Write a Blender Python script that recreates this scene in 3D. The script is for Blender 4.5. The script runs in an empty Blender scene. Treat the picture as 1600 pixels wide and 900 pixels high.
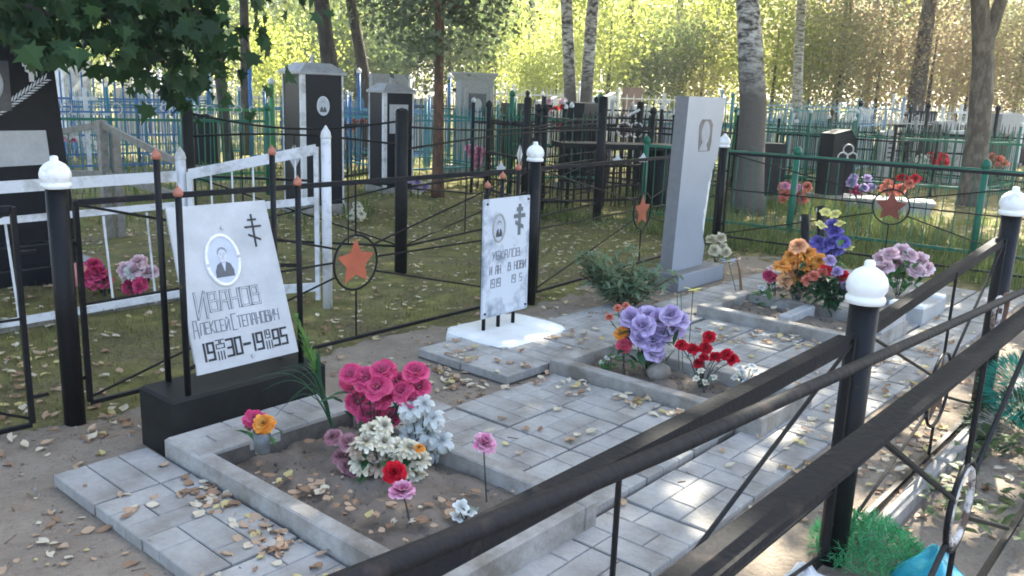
import bpy, math, random
import numpy as np
from mathutils import Vector, Matrix

random.seed(7); rng = np.random.default_rng(7)
scene = bpy.context.scene
col = scene.collection
R_ = math.radians

# ------------------------------------------------------------------ camera
FPX, PITCH, ROLL, HEAD, EYE = 1352.0, R_(12.9), R_(2.12), R_(40.37), 1.55
fw = Vector((math.cos(HEAD)*math.cos(PITCH), math.sin(HEAD)*math.cos(PITCH), -math.sin(PITCH)))
r0 = Vector((math.sin(HEAD), -math.cos(HEAD), 0)); u0 = r0.cross(fw)
rt = r0*math.cos(ROLL) + u0*math.sin(ROLL); up = u0*math.cos(ROLL) - r0*math.sin(ROLL)
cam_d = bpy.data.cameras.new('camera'); cam = bpy.data.objects.new('camera', cam_d); col.objects.link(cam)
cam_d.sensor_width = 36; cam_d.lens = FPX/1600*36; cam_d.clip_start = .03; cam_d.clip_end = 2000
m = Matrix((rt, up, -fw)).transposed().to_4x4(); m.translation = (0, 0, EYE); cam.matrix_world = m
scene.camera = cam
EYEP = Vector((0, 0, EYE))

# ------------------------------------------------------------------ sky, sun, exposure
SUN_AZ, SUN_EL = R_(14), R_(43)          # azimuth measured from +x towards +y
world = bpy.data.worlds.new('World'); scene.world = world; world.use_nodes = True
nt = world.node_tree; bg = nt.nodes['Background']
sky = nt.nodes.new('ShaderNodeTexSky'); sky.sky_type = 'NISHITA'; sky.sun_disc = False
sky.sun_elevation = SUN_EL; sky.sun_rotation = math.pi/2 - SUN_AZ
sky.air_density = .9; sky.dust_density = 3.0; sky.ozone_density = .6
nt.links.new(sky.outputs[0], bg.inputs[0]); bg.inputs[1].default_value = .15
sd = bpy.data.lights.new('sun', 'SUN'); sd.energy = 4.2; sd.angle = R_(.53); sd.color = (1, .93, .8)
sun = bpy.data.objects.new('sun', sd); col.objects.link(sun)
sdir = Vector((math.cos(SUN_AZ)*math.cos(SUN_EL), math.sin(SUN_AZ)*math.cos(SUN_EL), math.sin(SUN_EL)))
sun.rotation_euler = sdir.to_track_quat('Z', 'Y').to_euler(); sun.location = (0, 0, 30)
vs = scene.view_settings; vs.view_transform = 'Standard'; vs.look = 'None'; vs.exposure = 2.6; vs.gamma = 1
vs.use_curve_mapping = False
scene.cycles.max_bounces = 6; scene.cycles.diffuse_bounces = 4; scene.cycles.glossy_bounces = 3; scene.cycles.transmission_bounces = 5; scene.cycles.transparent_max_bounces = 8
scene.cycles.use_denoising = True; scene.cycles.filter_width = 1.8

# ------------------------------------------------------------------ placing helpers
def ray(px, py): return fw + rt*((px-800)/FPX) + up*((450-py)/FPX)
def G(px, py, z=0.0):
    d = ray(px, py); return EYEP + d*((z-EYE)/d.z)
def onY(px, py, Y): d = ray(px, py); return EYEP + d*(Y/d.y)
def onX(px, py, X): d = ray(px, py); return EYEP + d*(X/d.x)
def near(px, py, root, dd=0.0):       # the point on that line of sight as deep as root (+dd)
    dep = (Vector(root)-EYEP).dot(fw) + dd
    return EYEP + ray(px, py)*dep
def BG(px, d):
    return G(px, 111+.0372*px + FPX*EYE/d)

# ------------------------------------------------------------------ mesh builder
class MB:
    def __init__(s): s.v = []; s.f = []; s.m = []
    def add(s, vs_, fs, mi=0):
        b = len(s.v); s.v += [tuple(p) for p in vs_]; s.f += [tuple(i+b for i in f) for f in fs]; s.m += [mi]*len(fs); return s
    def box(s, x0, x1, y0, y1, z0, z1, bv=0.0, mi=0):
        if bv <= 0:
            vs_ = [(x, y, z) for z in (z0, z1) for y in (y0, y1) for x in (x0, x1)]
            return s.add(vs_, [(0,2,3,1),(4,5,7,6),(0,1,5,4),(2,6,7,3),(0,4,6,2),(1,3,7,5)], mi)
        rings = []
        for z, i in ((z0, 0), (z1-bv, 0), (z1, bv)):
            c = bv*.7
            a0, a1, b0, b1 = x0+i, x1-i, y0+i, y1-i
            rings.append([(a0+c,b0,z),(a1-c,b0,z),(a1,b0+c,z),(a1,b1-c,z),(a1-c,b1,z),(a0+c,b1,z),(a0,b1-c,z),(a0,b0+c,z)])
        return s.rings(rings, mi)
    def rings(s, rings, mi=0, caps=True):
        n = len(rings[0]); vs_ = [p for r in rings for p in r]; fs = []
        for k in range(len(rings)-1):
            for i in range(n):
                j = (i+1) % n; fs.append((k*n+i, k*n+j, (k+1)*n+j, (k+1)*n+i))
        if caps:
            fs.append(tuple(reversed(range(n)))); fs.append(tuple(range((len(rings)-1)*n, len(rings)*n)))
        return s.add(vs_, fs, mi)
    def tube(s, pts, r, n=6, mi=0, caps=True, flat=1.0):
        pts = [Vector(p) for p in pts]; rr = r if isinstance(r, (list, tuple)) else [r]*len(pts)
        rings = []; prev = None
        for i, p in enumerate(pts):
            t = (pts[min(i+1, len(pts)-1)] - pts[max(i-1, 0)])
            if t.length < 1e-9: t = Vector((0, 0, 1))
            t.normalize()
            a = prev if prev is not None else (Vector((0,0,1)) if abs(t.z) < .9 else Vector((1,0,0)))
            a = (a - t*a.dot(t))
            if a.length < 1e-6: a = t.orthogonal()
            a.normalize(); b = t.cross(a); prev = a
            rings.append([p + (a*math.cos(k*2*math.pi/n)*flat + b*math.sin(k*2*math.pi/n))*rr[i] for k in range(n)])
        return s.rings(rings, mi, caps)
    def bar(s, p0, p1, w, h, mi=0, upv=(0,0,1)):
        p0, p1 = Vector(p0), Vector(p1); t = (p1-p0).normalized(); u = Vector(upv)
        u = (u - t*u.dot(t)); u = (u if u.length > 1e-6 else t.orthogonal()).normalized(); b = t.cross(u)
        c = [(-1,-1),(1,-1),(1,1),(-1,1)]
        return s.rings([[p + b*(x*w/2) + u*(y*h/2) for x, y in c] for p in (p0, p1)], mi)
    def angle(s, p0, p1, w, mi=0, side=1, th=.004):       # angle iron: one flat flange and one hanging flange
        p0, p1 = Vector(p0), Vector(p1); t = (p1-p0).normalized(); b = t.cross(Vector((0,0,1))).normalized()*side
        z = Vector((0,0,1))
        prof = [(0,0),(w,0),(w,-th),(th,-th),(th,-w),(0,-w)]
        return s.rings([[p + b*x + z*y for x, y in prof] for p in (p0, p1)], mi)
    def lathe(s, c, prof, n=14, mi=0):
        c = Vector(c)
        return s.rings([[c + Vector((r*math.cos(k*2*math.pi/n), r*math.sin(k*2*math.pi/n), z)) for k in range(n)] for r, z in prof], mi)
    def prism(s, pts, f, d0, d1, mi=0):                  # outline in the plane of frame f, from depth d0 to d1
        n = len(pts)
        return s.add([f(x, y, d0) for x, y in pts] + [f(x, y, d1) for x, y in pts],
                     [tuple(reversed(range(n))), tuple(range(n, 2*n))] + [(i, (i+1) % n, n+(i+1) % n, n+i) for i in range(n)], mi)
    def ring(s, f, R, r, n=28, k=6, mi=0):
        vs_ = []
        for i in range(n):
            a = i*2*math.pi/n
            for j in range(k):
                b = j*2*math.pi/k; q = R + r*math.cos(b)
                vs_.append(f(q*math.cos(a), q*math.sin(a), r*math.sin(b)))
        fs = [(i*k+j, ((i+1) % n)*k+j, ((i+1) % n)*k+(j+1) % k, i*k+(j+1) % k) for i in range(n) for j in range(k)]
        return s.add(vs_, fs, mi)
    def mesh(s, name, mats, smooth=False):
        me = bpy.data.meshes.new(name); me.from_pydata(s.v, [], s.f)
        for mm in (mats if isinstance(mats, (list, tuple)) else [mats]): me.materials.append(mm)
        if any(s.m): me.polygons.foreach_set('material_index', s.m)
        if smooth: me.polygons.foreach_set('use_smooth', [True]*len(me.polygons))
        me.update(); return me
    def build(s, name, mat, parent=None, smooth=False):
        return link(name, s.mesh(name, mat, smooth), parent)

def link(name, me, parent=None, loc=None, rot=None, scale=None):
    o = bpy.data.objects.new(name, me); col.objects.link(o)
    if loc is not None: o.location = loc
    if rot is not None: o.rotation_euler = rot
    if scale is not None: o.scale = (scale,)*3 if not isinstance(scale, (tuple, list)) else scale
    if parent is not None:
        o.parent = parent
        o.matrix_parent_inverse = Matrix.Translation(parent.location).inverted() if parent.type == 'EMPTY' and parent.parent is None else Matrix()
    return o
def thing(name, loc, label, cat, group=None):
    o = bpy.data.objects.new(name, None); col.objects.link(o); o.location = (loc[0], loc[1], loc[2] if len(loc) > 2 else 0)
    o.empty_display_size = .1
    return tag(o, label, cat, group)
def tag(o, label, cat, group=None, kind=None):
    o['label'] = label; o['category'] = cat
    if group: o['group'] = group
    if kind: o['kind'] = kind
    return o
def copy_tree(o, parent=None):
    c = o.copy(); col.objects.link(c); c.parent = parent
    for ch in list(o.children): copy_tree(ch, c)
    return c
def frame(o, x, y, n):
    o, x, y, n = Vector(o), Vector(x), Vector(y), Vector(n)
    return lambda a, b, c=0.0: o + x*a + y*b + n*c

# ------------------------------------------------------------------ materials
MATS = {}
def M(name, c, rough=.7, var=.12, scale=6.0, bump=0.0, c2=None, metal=0.0, spec=.4, detail=6, bscale=None, island=0.0, thr=None):
    if name in MATS: return MATS[name]
    mt = bpy.data.materials.new(name); mt.use_nodes = True; t = mt.node_tree; p = t.nodes['Principled BSDF']
    p.inputs['Roughness'].default_value = rough; p.inputs['Metallic'].default_value = metal
    p.inputs['Specular IOR Level'].default_value = spec
    tc = t.nodes.new('ShaderNodeTexCoord')
    nz = t.nodes.new('ShaderNodeTexNoise'); nz.inputs['Scale'].default_value = scale; nz.inputs['Detail'].default_value = detail
    nz.inputs['Roughness'].default_value = .65
    t.links.new(tc.outputs['Object'], nz.inputs['Vector'])
    rp = t.nodes.new('ShaderNodeValToRGB')
    lo, hi = thr or (.3, .7)
    rp.color_ramp.elements[0].position = lo; rp.color_ramp.elements[1].position = hi
    if c2 is None: a = [x*(1-var) for x in c]; b = [min(1, x*(1+var)) for x in c]
    else: a, b = c2, c
    rp.color_ramp.elements[0].color = (*a, 1); rp.color_ramp.elements[1].color = (*b, 1)
    t.links.new(nz.outputs['Fac'], rp.inputs['Fac']); out = rp.outputs['Color']
    if island:
        ge = t.nodes.new('ShaderNodeNewGeometry'); oi = t.nodes.new('ShaderNodeObjectInfo')
        ad = t.nodes.new('ShaderNodeMath'); ad.operation = 'ADD'
        t.links.new(ge.outputs['Random Per Island'], ad.inputs[0]); t.links.new(oi.outputs['Random'], ad.inputs[1])
        mr = t.nodes.new('ShaderNodeMapRange'); mr.inputs['From Max'].default_value = 2
        mr.inputs['To Min'].default_value = 1-island; mr.inputs['To Max'].default_value = 1+island
        t.links.new(ad.outputs[0], mr.inputs['Value'])
        hs = t.nodes.new('ShaderNodeHueSaturation'); t.links.new(mr.outputs[0], hs.inputs['Value']); t.links.new(out, hs.inputs['Color']); out = hs.outputs[0]
    t.links.new(out, p.inputs['Base Color'])
    if bump:
        n2 = t.nodes.new('ShaderNodeTexNoise'); n2.inputs['Scale'].default_value = bscale or scale*8; n2.inputs['Detail'].default_value = 5
        t.links.new(tc.outputs['Object'], n2.inputs['Vector'])
        bp = t.nodes.new('ShaderNodeBump'); bp.inputs['Strength'].default_value = bump; bp.inputs['Distance'].default_value = .01
        t.links.new(n2.outputs['Fac'], bp.inputs['Height']); t.links.new(bp.outputs[0], p.inputs['Normal'])
    MATS[name] = mt; return mt
def leafmat(name, a, b, trans=.5, rough=.5, petal=False):
    """thin leaf or petal: colour differs from blade to blade, some light passes through"""
    if name in MATS: return MATS[name]
    mt = bpy.data.materials.new(name); mt.use_nodes = True; t = mt.node_tree
    for n in list(t.nodes): t.nodes.remove(n)
    out = t.nodes.new('ShaderNodeOutputMaterial'); ge = t.nodes.new('ShaderNodeNewGeometry')
    mix = t.nodes.new('ShaderNodeMix'); mix.data_type = 'RGBA'
    mix.inputs['A'].default_value = (*a, 1); mix.inputs['B'].default_value = (*b, 1)
    t.links.new(ge.outputs['Random Per Island'], mix.inputs['Factor'])
    cout = mix.outputs['Result']
    if petal:      # cloth petal: deeper dye towards the heart of the bloom, faded uneven rim
        tc = t.nodes.new('ShaderNodeTexCoord'); ln = t.nodes.new('ShaderNodeVectorMath'); ln.operation = 'LENGTH'; t.links.new(tc.outputs['Object'], ln.inputs[0])
        mr = t.nodes.new('ShaderNodeMapRange'); mr.inputs['From Min'].default_value = .12; mr.inputs['From Max'].default_value = 1.0; mr.inputs['To Min'].default_value = .45; mr.inputs['To Max'].default_value = 1.12
        t.links.new(ln.outputs['Value'], mr.inputs['Value']); nz = t.nodes.new('ShaderNodeTexNoise'); nz.inputs['Scale'].default_value = 5; nz.inputs['Detail'].default_value = 4; t.links.new(tc.outputs['Object'], nz.inputs['Vector'])
        m2 = t.nodes.new('ShaderNodeMath'); m2.operation = 'MULTIPLY_ADD'; m2.inputs[1].default_value = .5; m2.inputs[2].default_value = -.25; t.links.new(nz.outputs['Fac'], m2.inputs[0])
        ad = t.nodes.new('ShaderNodeMath'); ad.operation = 'ADD'; t.links.new(mr.outputs[0], ad.inputs[0]); t.links.new(m2.outputs[0], ad.inputs[1])
        hs = t.nodes.new('ShaderNodeHueSaturation'); t.links.new(ad.outputs[0], hs.inputs['Value']); t.links.new(cout, hs.inputs['Color']); cout = hs.outputs[0]
    pr = t.nodes.new('ShaderNodeBsdfPrincipled'); pr.inputs['Roughness'].default_value = rough; pr.inputs['Specular IOR Level'].default_value = .12 if petal else .3
    tr = t.nodes.new('ShaderNodeBsdfTranslucent'); ms = t.nodes.new('ShaderNodeMixShader'); ms.inputs[0].default_value = trans
    for k in (pr.inputs['Base Color'], tr.inputs['Color']): t.links.new(cout, k)
    t.links.new(pr.outputs[0], ms.inputs[1]); t.links.new(tr.outputs[0], ms.inputs[2]); t.links.new(ms.outputs[0], out.inputs[0])
    MATS[name] = mt; return mt

black = M('black_enamel', (.007, .0075, .008), .5, 0, 16, .18, c2=(.060, .034, .022), thr=(.27, .35), spec=.22, bscale=45)
black_old = M('weathered_black_enamel', (.011, .012, .011), .6, .35, 12, .1, spec=.2, bscale=80)
rail_mat = M('sooty_rail_paint', (.014, .0145, .016), .68, 0, 11, .3, c2=(.055, .042, .036), thr=(.28, .42), spec=.14, bscale=60)
rust = M('rusty_iron', (.10, .05, .03), .8, .4, 30, .2)
white = M('white_enamel', (.80, .80, .78), .4, .05, 12, .15, c2=(.50, .48, .44), thr=(.3, .5), detail=10, bscale=40)
white_old = M('chalky_white_paint', (.64, .645, .645), .7, .06, 9, .2, c2=(.33, .32, .29), thr=(.3, .52), detail=10, bscale=50)
copper = M('copper_paint', (.36, .13, .08), .45, .2, 30, .05)
star_mat = M('terracotta_star_paint', (.42, .10, .045), .55, .18, 9, .1)
plate_w = M('white_tin_plate', (.52, .53, .53), .5, .04, 5, .06, c2=(.36, .37, .37), detail=9)
marble = M('blotched_marble', (.56, .60, .64), .35, 0, 5, .02, c2=(.15, .18, .23), thr=(.34, .52), detail=9)
stone = M('polished_grey_stone', (.34, .37, .41), .3, 0, 1.6, .02, c2=(.26, .29, .335), detail=8)  # bluish sky light on the stele front is put into this colour
stone_side = M('shaded_side_stone', (.17, .17, .17), .7, .12, 25, .1)  # stele side, its shade put into the colour as a darker grey
stone_rough = M('sunlit_broken_stone', (.62, .64, .62), .8, .15, 18, .5)  # rough broken edge, with the sun on it put into the pale colour
concrete = M('kerb_concrete', (.36, .345, .315), .85, 0, 4.5, .5, c2=(.17, .15, .12), thr=(.36, .62), detail=11, bscale=70)
concrete_l = M('pale_concrete', (.42, .42, .41), .85, 0, 6, .3, c2=(.30, .30, .29), bscale=70)
tile_mat = M('paving_tile_concrete', (.37, .36, .338), .85, 0, 3.2, .5, spec=.2, c2=(.205, .19, .165), thr=(.34, .6), detail=11, bscale=55, island=.12)
sand = M('joint_sand', (.10, .09, .075), .95, .3, 20, .3)
soil = M('grave_soil', (.20, .165, .13), .95, 0, 5, 1.0, c2=(.095, .077, .06), detail=10, bscale=34)
whitewash = M('whitewashed_cement', (.82, .83, .80), .8, 0, 5, .4, c2=(.66, .66, .62), bscale=35)
glass_blk = M('black_granite', (.008, .010, .013), .38, .3, 14, spec=.22)
green_p = M('green_fence_paint', (.012, .13, .075), .5, .3, 9, .05)
green_l = M('bright_green_paint', (.03, .20, .055), .5, .3, 9, .05)
teal_p = M('teal_fence_paint', (.03, .18, .22), .5, .3, 9, .05)
blue_p = M('blue_fence_paint', (.04, .14, .33), .5, .3, 9, .05)
silver_p = M('silver_paint', (.42, .43, .44), .45, .15, 9, .1, metal=.3)
wood = M('grey_old_wood', (.25, .235, .21), .85, .3, 16, .4)
tin_roof = M('zinc_sheet', (.34, .35, .36), .5, .2, 8, .1, metal=.4)
grey_st = M('speckled_terrazzo', (.30, .30, .30), .8, .25, 30, .2)
ink = M('black_ink', (.02, .022, .025), .6, .2, 10)
ink_g = M('grey_ink', (.17, .18, .20), .6, .3, 20)
photo_l = M('photo_pale_grey', (.46, .50, .55), .25, .1, 9)
photo_d = M('photo_dark_grey', (.075, .08, .09), .25, .3, 9)
photo_m = M('photo_mid_grey', (.36, .38, .40), .25, .15, 15)
stem_g = M('green_plastic_stem', (.03, .09, .03), .5, .2, 9)
stem_d = M('dark_wire_stem', (.02, .03, .022), .6, .3, 9)
# ================================================================== the setting: ground
def hnoise(x, y):
    return (.018*math.sin(1.7*x+.6*y)+.014*math.sin(2.9*y-1.1*x+2)+.008*math.sin(6.1*x+4.7*y)+.006*math.sin(9.3*y-7.7*x))
def in_plot(x, y): return .9 < x < 8.6 and 1.0 < y < 3.9
def ground_z(x, y):
    k = 1.0
    if in_plot(x, y): k = .25
    return hnoise(x, y)*k - .012
def make_ground():
    def axis(lo, a, b, hi, fine, coarse):
        L = list(np.arange(a, b, fine)); v = b; st = fine
        while v < hi: L.append(v); st *= coarse; v += st
        L.append(hi); v = a; st = fine
        while v > lo: st *= coarse; v -= st; L.insert(0, max(v, lo))
        return L
    xs = axis(-300, -1, 12, 400, .11, 1.22); ys = axis(-300, -1, 10, 400, .11, 1.22)
    mb = MB(); n = len(xs)
    mb.v = [(x, y, ground_z(x, y) if abs(x) < 40 and abs(y) < 40 else -.01) for y in ys for x in xs]
    mb.f = [(j*n+i, j*n+i+1, (j+1)*n+i+1, (j+1)*n+i) for j in range(len(ys)-1) for i in range(n-1)]; mb.m = [0]*len(mb.f)
    mt = bpy.data.materials.new('earth_and_moss'); mt.use_nodes = True; t = mt.node_tree; p = t.nodes['Principled BSDF']
    p.inputs['Roughness'].default_value = .95; p.inputs['Specular IOR Level'].default_value = .15
    tc = t.nodes.new('ShaderNodeTexCoord'); N = t.nodes.new
    def noise(sc, det=8, rough=.65):
        q = N('ShaderNodeTexNoise'); q.inputs['Scale'].default_value = sc; q.inputs['Detail'].default_value = det; q.inputs['Roughness'].default_value = rough
        t.links.new(tc.outputs['Object'], q.inputs['Vector']); return q.outputs['Fac']
    def ramp(f, a, b, c0, c1):
        q = N('ShaderNodeValToRGB'); q.color_ramp.elements[0].position = a; q.color_ramp.elements[1].position = b
        q.color_ramp.elements[0].color = (*c0, 1); q.color_ramp.elements[1].color = (*c1, 1); t.links.new(f, q.inputs['Fac']); return q.outputs['Color']
    def mix(f, a, b):
        q = N('ShaderNodeMix'); q.data_type = 'RGBA'; t.links.new(f, q.inputs['Factor']); t.links.new(a, q.inputs['A']); t.links.new(b, q.inputs['B']); return q.outputs['Result']
    def mth(op, a, b):
        q = N('ShaderNodeMath'); q.operation = op; q.use_clamp = False
        for k, w in enumerate((a, b)):
            if isinstance(w, (int, float)): q.inputs[k].default_value = w
            else: t.links.new(w, q.inputs[k])
        return q.outputs[0]
    dirt = ramp(noise(3), .3, .7, (.215, .175, .135), (.35, .295, .23))
    dirt = mix(ramp(noise(55, 4), .45, .62, (0, 0, 0), (.6, .6, .6)), dirt, ramp(noise(20), .3, .7, (.12, .09, .063), (.38, .32, .25)))
    moss = ramp(noise(4.5), .35, .68, (.085, .09, .03), (.27, .25, .08))
    litter = ramp(noise(38, 5), .4, .65, (.085, .07, .042), (.24, .20, .12))
    moss = mix(ramp(noise(1.6), .42, .62, (0, 0, 0), (.8, .8, .8)), moss, litter)
    sp = N('ShaderNodeSeparateXYZ'); t.links.new(tc.outputs['Object'], sp.inputs[0])
    wob = mth('MULTIPLY', mth('SUBTRACT', noise(2.2), .5), 1.2)
    # trodden bare soil inside the enclosure and on the path along it, moss and litter beyond
    X = mth('ADD', sp.outputs['X'], wob); Y = mth('ADD', sp.outputs['Y'], wob)
    e = mth('MULTIPLY', mth('LESS_THAN', Y, 3.95), mth('LESS_THAN', X, 8.2))
    base = mix(e, moss, dirt)
    t.links.new(base, p.inputs['Base Color'])
    bp = N('ShaderNodeBump'); bp.inputs['Strength'].default_value = 1.0; bp.inputs['Distance'].default_value = .02
    t.links.new(noise(45, 6), bp.inputs['Height']); t.links.new(bp.outputs[0], p.inputs['Normal'])
    o = mb.build('ground', mt, smooth=True)
    tag(o, 'bare trodden soil and mossy ground under the graves and fences', 'ground', kind='structure')
make_ground()

# ================================================================== paving
def tile_mesh(w, d, h, flip):
    """moulded slab: two rows of a long and a short block"""
    mb = MB(); gp = .0022; c = .0035
    rects = [(0, .333, 0, .667), (0, .333, .667, 1), (.333, .667, 0, .333), (.333, .667, .333, 1), (.667, 1, 0, .667), (.667, 1, .667, 1)]
    for a0, a1, b0, b1 in rects:
        if flip: a0, a1, b0, b1 = b0, b1, a0, a1
        x0, x1, y0, y1 = a0*w+gp, a1*w-gp, b0*d+gp, b1*d-gp
        rs = []
        for z, i in ((0, 0), (h-c, 0), (h, c)):
            rs.append([(x0+i, y0+i, z), (x1-i, y0+i, z), (x1-i, y1-i, z), (x0+i, y1-i, z)])
        mb.rings(rs)
    mb.box(.004, w-.004, .004, d-.004, 0, h-.011)
    return mb.mesh('paving_tile', tile_mat)
TM = {}
def tm(w, d, flip, h=.045):
    k = (round(w, 3), round(d, 3), flip)
    if k not in TM: TM[k] = tile_mesh(w, d, h, flip)
    return TM[k]
def paving(name, label, cells, top, base_boxes, bz):
    mb = MB()
    for (x0, x1, y0, y1) in base_boxes: mb.box(x0, x1, y0, y1, bz, top-.016)
    root = tag(mb.build(name, sand), label, 'paving', kind='structure')
    for (x0, x1, y0, y1, fl) in cells:
        g = random.uniform(.001, .004)
        o = link('paving_tile', tm(x1-x0-.008, y1-y0-.008, fl), root, (x0+.004, y0+.004, top-.045+random.uniform(-.003, .003)),
                 (R_(random.uniform(-.5, .5)), R_(random.uniform(-.5, .5)), R_(random.uniform(-.35, .35))))
    return root
def grid(xs, ys, skip=()):
    return [(xs[i], xs[i+1], ys[j], ys[j+1], (i+j) % 2 == 0) for i in range(len(xs)-1) for j in range(len(ys)-1) if (i, j) not in skip]
paving('paving_strip', 'single row of grey tiles left of the near grave border',
       grid([1.215, 1.60], [1.22, 1.572, 1.924, 2.276, 2.628, 2.98, 3.332]), .036, [(1.225, 1.598, 1.23, 3.32)], -.03)
paving('raised_tiles', 'grey tiles on the near grave border before the black plinth',
       grid([1.613, 1.99, 2.40], [2.935, 3.205]), .112, [(1.62, 2.40, 2.94, 3.2)], -.02)
xs = [2.47, 2.86, 3.25, 3.64]; ys = [1.668, 2.068, 2.421, 2.774]
paving('middle_paving', 'grey patterned tiles between the near and the middle grave border',
       grid(xs, ys) + [(2.47, 2.86, 2.774, 3.127, True)], .036, [(2.475, 3.64, 1.675, 2.77), (2.475, 2.855, 2.77, 3.12)], -.03)
paving('back_paving', 'grey tiles around the whitewashed slab behind the middle grave',
       grid([3.35, 3.72, 4.09, 4.46], [2.86, 3.215, 3.57], ()), .05, [(3.36, 4.455, 2.87, 3.56)], -.03)
paving('cross_paving', 'pale tiles between the middle and the far grave border',
       grid([4.265, 4.65, 5.035, 5.41], [1.668, 2.068, 2.421, 2.774]) + [(4.50, 4.95, 2.80, 3.155, False), (4.95, 5.41, 2.80, 3.155, True), (4.5, 4.95, 3.155, 3.51, True), (4.95, 5.41, 3.155, 3.51, False)]
       + grid([5.41, 5.795, 6.18, 6.565, 6.95], [2.90, 3.255]) + grid([6.565+.4, 7.35, 7.735, 8.12], [2.5, 2.90, 3.255]),
       .03, [(4.27, 5.405, 1.675, 2.77), (4.505, 5.405, 2.805, 3.5), (5.415, 6.945, 2.905, 3.25), (6.97, 8.11, 2.505, 3.25)], -.03)
fx = [1.90+.385*k for k in range(18)]
paving('front_paving', 'long row of pale grey tiles running past the foot of the graves',
       grid(fx, [1.29, 1.66]) + grid([6.2, 6.585, 6.97, 7.355, 7.74, 8.125], [1.668, 2.06, 2.45]), .012, [(1.91, 8.43, 1.30, 1.65), (6.21, 8.12, 1.672, 2.44)], -.04)

# ================================================================== grave borders
def lump(mb, x, y, z, s):
    r = lambda: s*random.uniform(.6, 1.3)
    mb.add([(x-r(), y, z), (x+r(), y+r()*.3, z), (x, y-r(), z), (x+r()*.3, y+r(), z), (x, y, z+r()*.9), (x, y, z-s)], [(0, 2, 4), (2, 1, 4), (1, 3, 4), (3, 0, 4), (2, 0, 5), (1, 2, 5), (3, 1, 5), (0, 3, 5)], random.randrange(2))
def border(name, label, x0, x1, y0, y1, top, th, back=True, ymore=None, bot=-.03):
    t = thing(name, ((x0+x1)/2, (y0+y1)/2, 0), label, 'grave border')
    yb = ymore or y1
    MB().box(x0, x0+th, y0, yb, bot, top, .006).build('kerb', concrete, t)
    MB().box(x1-th, x1, y0, y1, bot, top-.003, .006).build('kerb', concrete, t)
    MB().box(x0+th+.002, x1-th-.002, y0+.002, y0+th, bot, top-.002, .006).build('kerb', concrete, t)
    if back: MB().box(x0+th+.002, x1-th-.002, y1-th, y1-.002, bot, top-.004, .006).build('kerb', concrete, t)
    # soil, a little mounded and lumpy
    nx, ny = 44, 64; a0, a1, b0, b1 = x0+th-.003, x1-th+.003, y0+th-.003, y1-(th if back else 0)+.003
    mb = MB()
    for j in range(ny+1):
        for i in range(nx+1):
            u, v = i/nx, j/ny; x, y = a0+(a1-a0)*u, b0+(b1-b0)*v
            z = top-.075 + .035*math.sin(math.pi*u)*math.sin(math.pi*v) + .006*math.sin(31*x+17*y)+.006*math.sin(23*y-29*x) + random.uniform(-.005, .005)
            mb.v.append((x, y, z))
    mb.f = [(j*(nx+1)+i, j*(nx+1)+i+1, (j+1)*(nx+1)+i+1, (j+1)*(nx+1)+i) for j in range(ny) for i in range(nx)]; mb.m = [0]*len(mb.f)
    o = mb.build('soil_bed', soil, t, True)
    mb = MB()
    for k in range(420):
        x, y = random.uniform(a0+.02, a1-.02), random.uniform(b0+.02, b1-.02); u, v = (x-a0)/(a1-a0), (y-b0)/(b1-b0); s = random.uniform(.002, .005)+.009*random.random()**6
        z = top-.075+.035*math.sin(math.pi*u)*math.sin(math.pi*v); lump(mb, x, y, z+s*.3, s)
    mb.build('soil_crumbs', [soil, sand], o, True)['kind'] = 'stuff'
    return t
border('grave_border', 'concrete border of the nearest grave, filled with soil and flowers', 1.608, 2.432, 1.62, 2.93, .108, .07, False, 3.205)
border('grave_border', 'concrete border of the middle grave with purple and red flowers', 3.648, 4.25, 1.55, 2.81, .102, .075)
border('grave_border', 'concrete border of the far grave before the tall grey stele', 5.42, 6.16, 1.655, 2.875, .105, .085)
t = thing('concrete_block', (6.8, 1.75, 0), 'pale concrete block with two raised ends beyond the far border', 'block')
MB().box(6.5, 7.08, 1.655, 1.90, 0, .12, .006).build('block_body', concrete_l, t)
MB().box(6.502, 6.60, 1.657, 1.898, .121, .145, .005).build('end_slab', whitewash, t)
MB().box(6.99, 7.078, 1.657, 1.898, .121, .145, .005).build('end_slab', whitewash, t)
t = tag(MB().box(5.62, 6.12, 1.662, 1.735, .107, .16, .006).build('cap_stone', concrete_l), 'pale capping stone lying on the foot end of the far border', 'stone')
# rough edging along the foot of the front fence
mb = MB()
for k in range(7):
    x = 2.95+k*.95
    mb.v = []; mb.f = []; mb.m = []
    mb.box(x, x+.93, .80+random.uniform(-.01, .01), .86, -.02, .06+random.uniform(-.006, .01), .008)
    tag(mb.build('edging_board', wood), ['first', 'second', 'third', 'fourth', 'fifth', 'sixth', 'seventh'][k]+' grey edging board under the front fence, counted from the near post', 'board', 'edging boards under the front fence')

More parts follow.
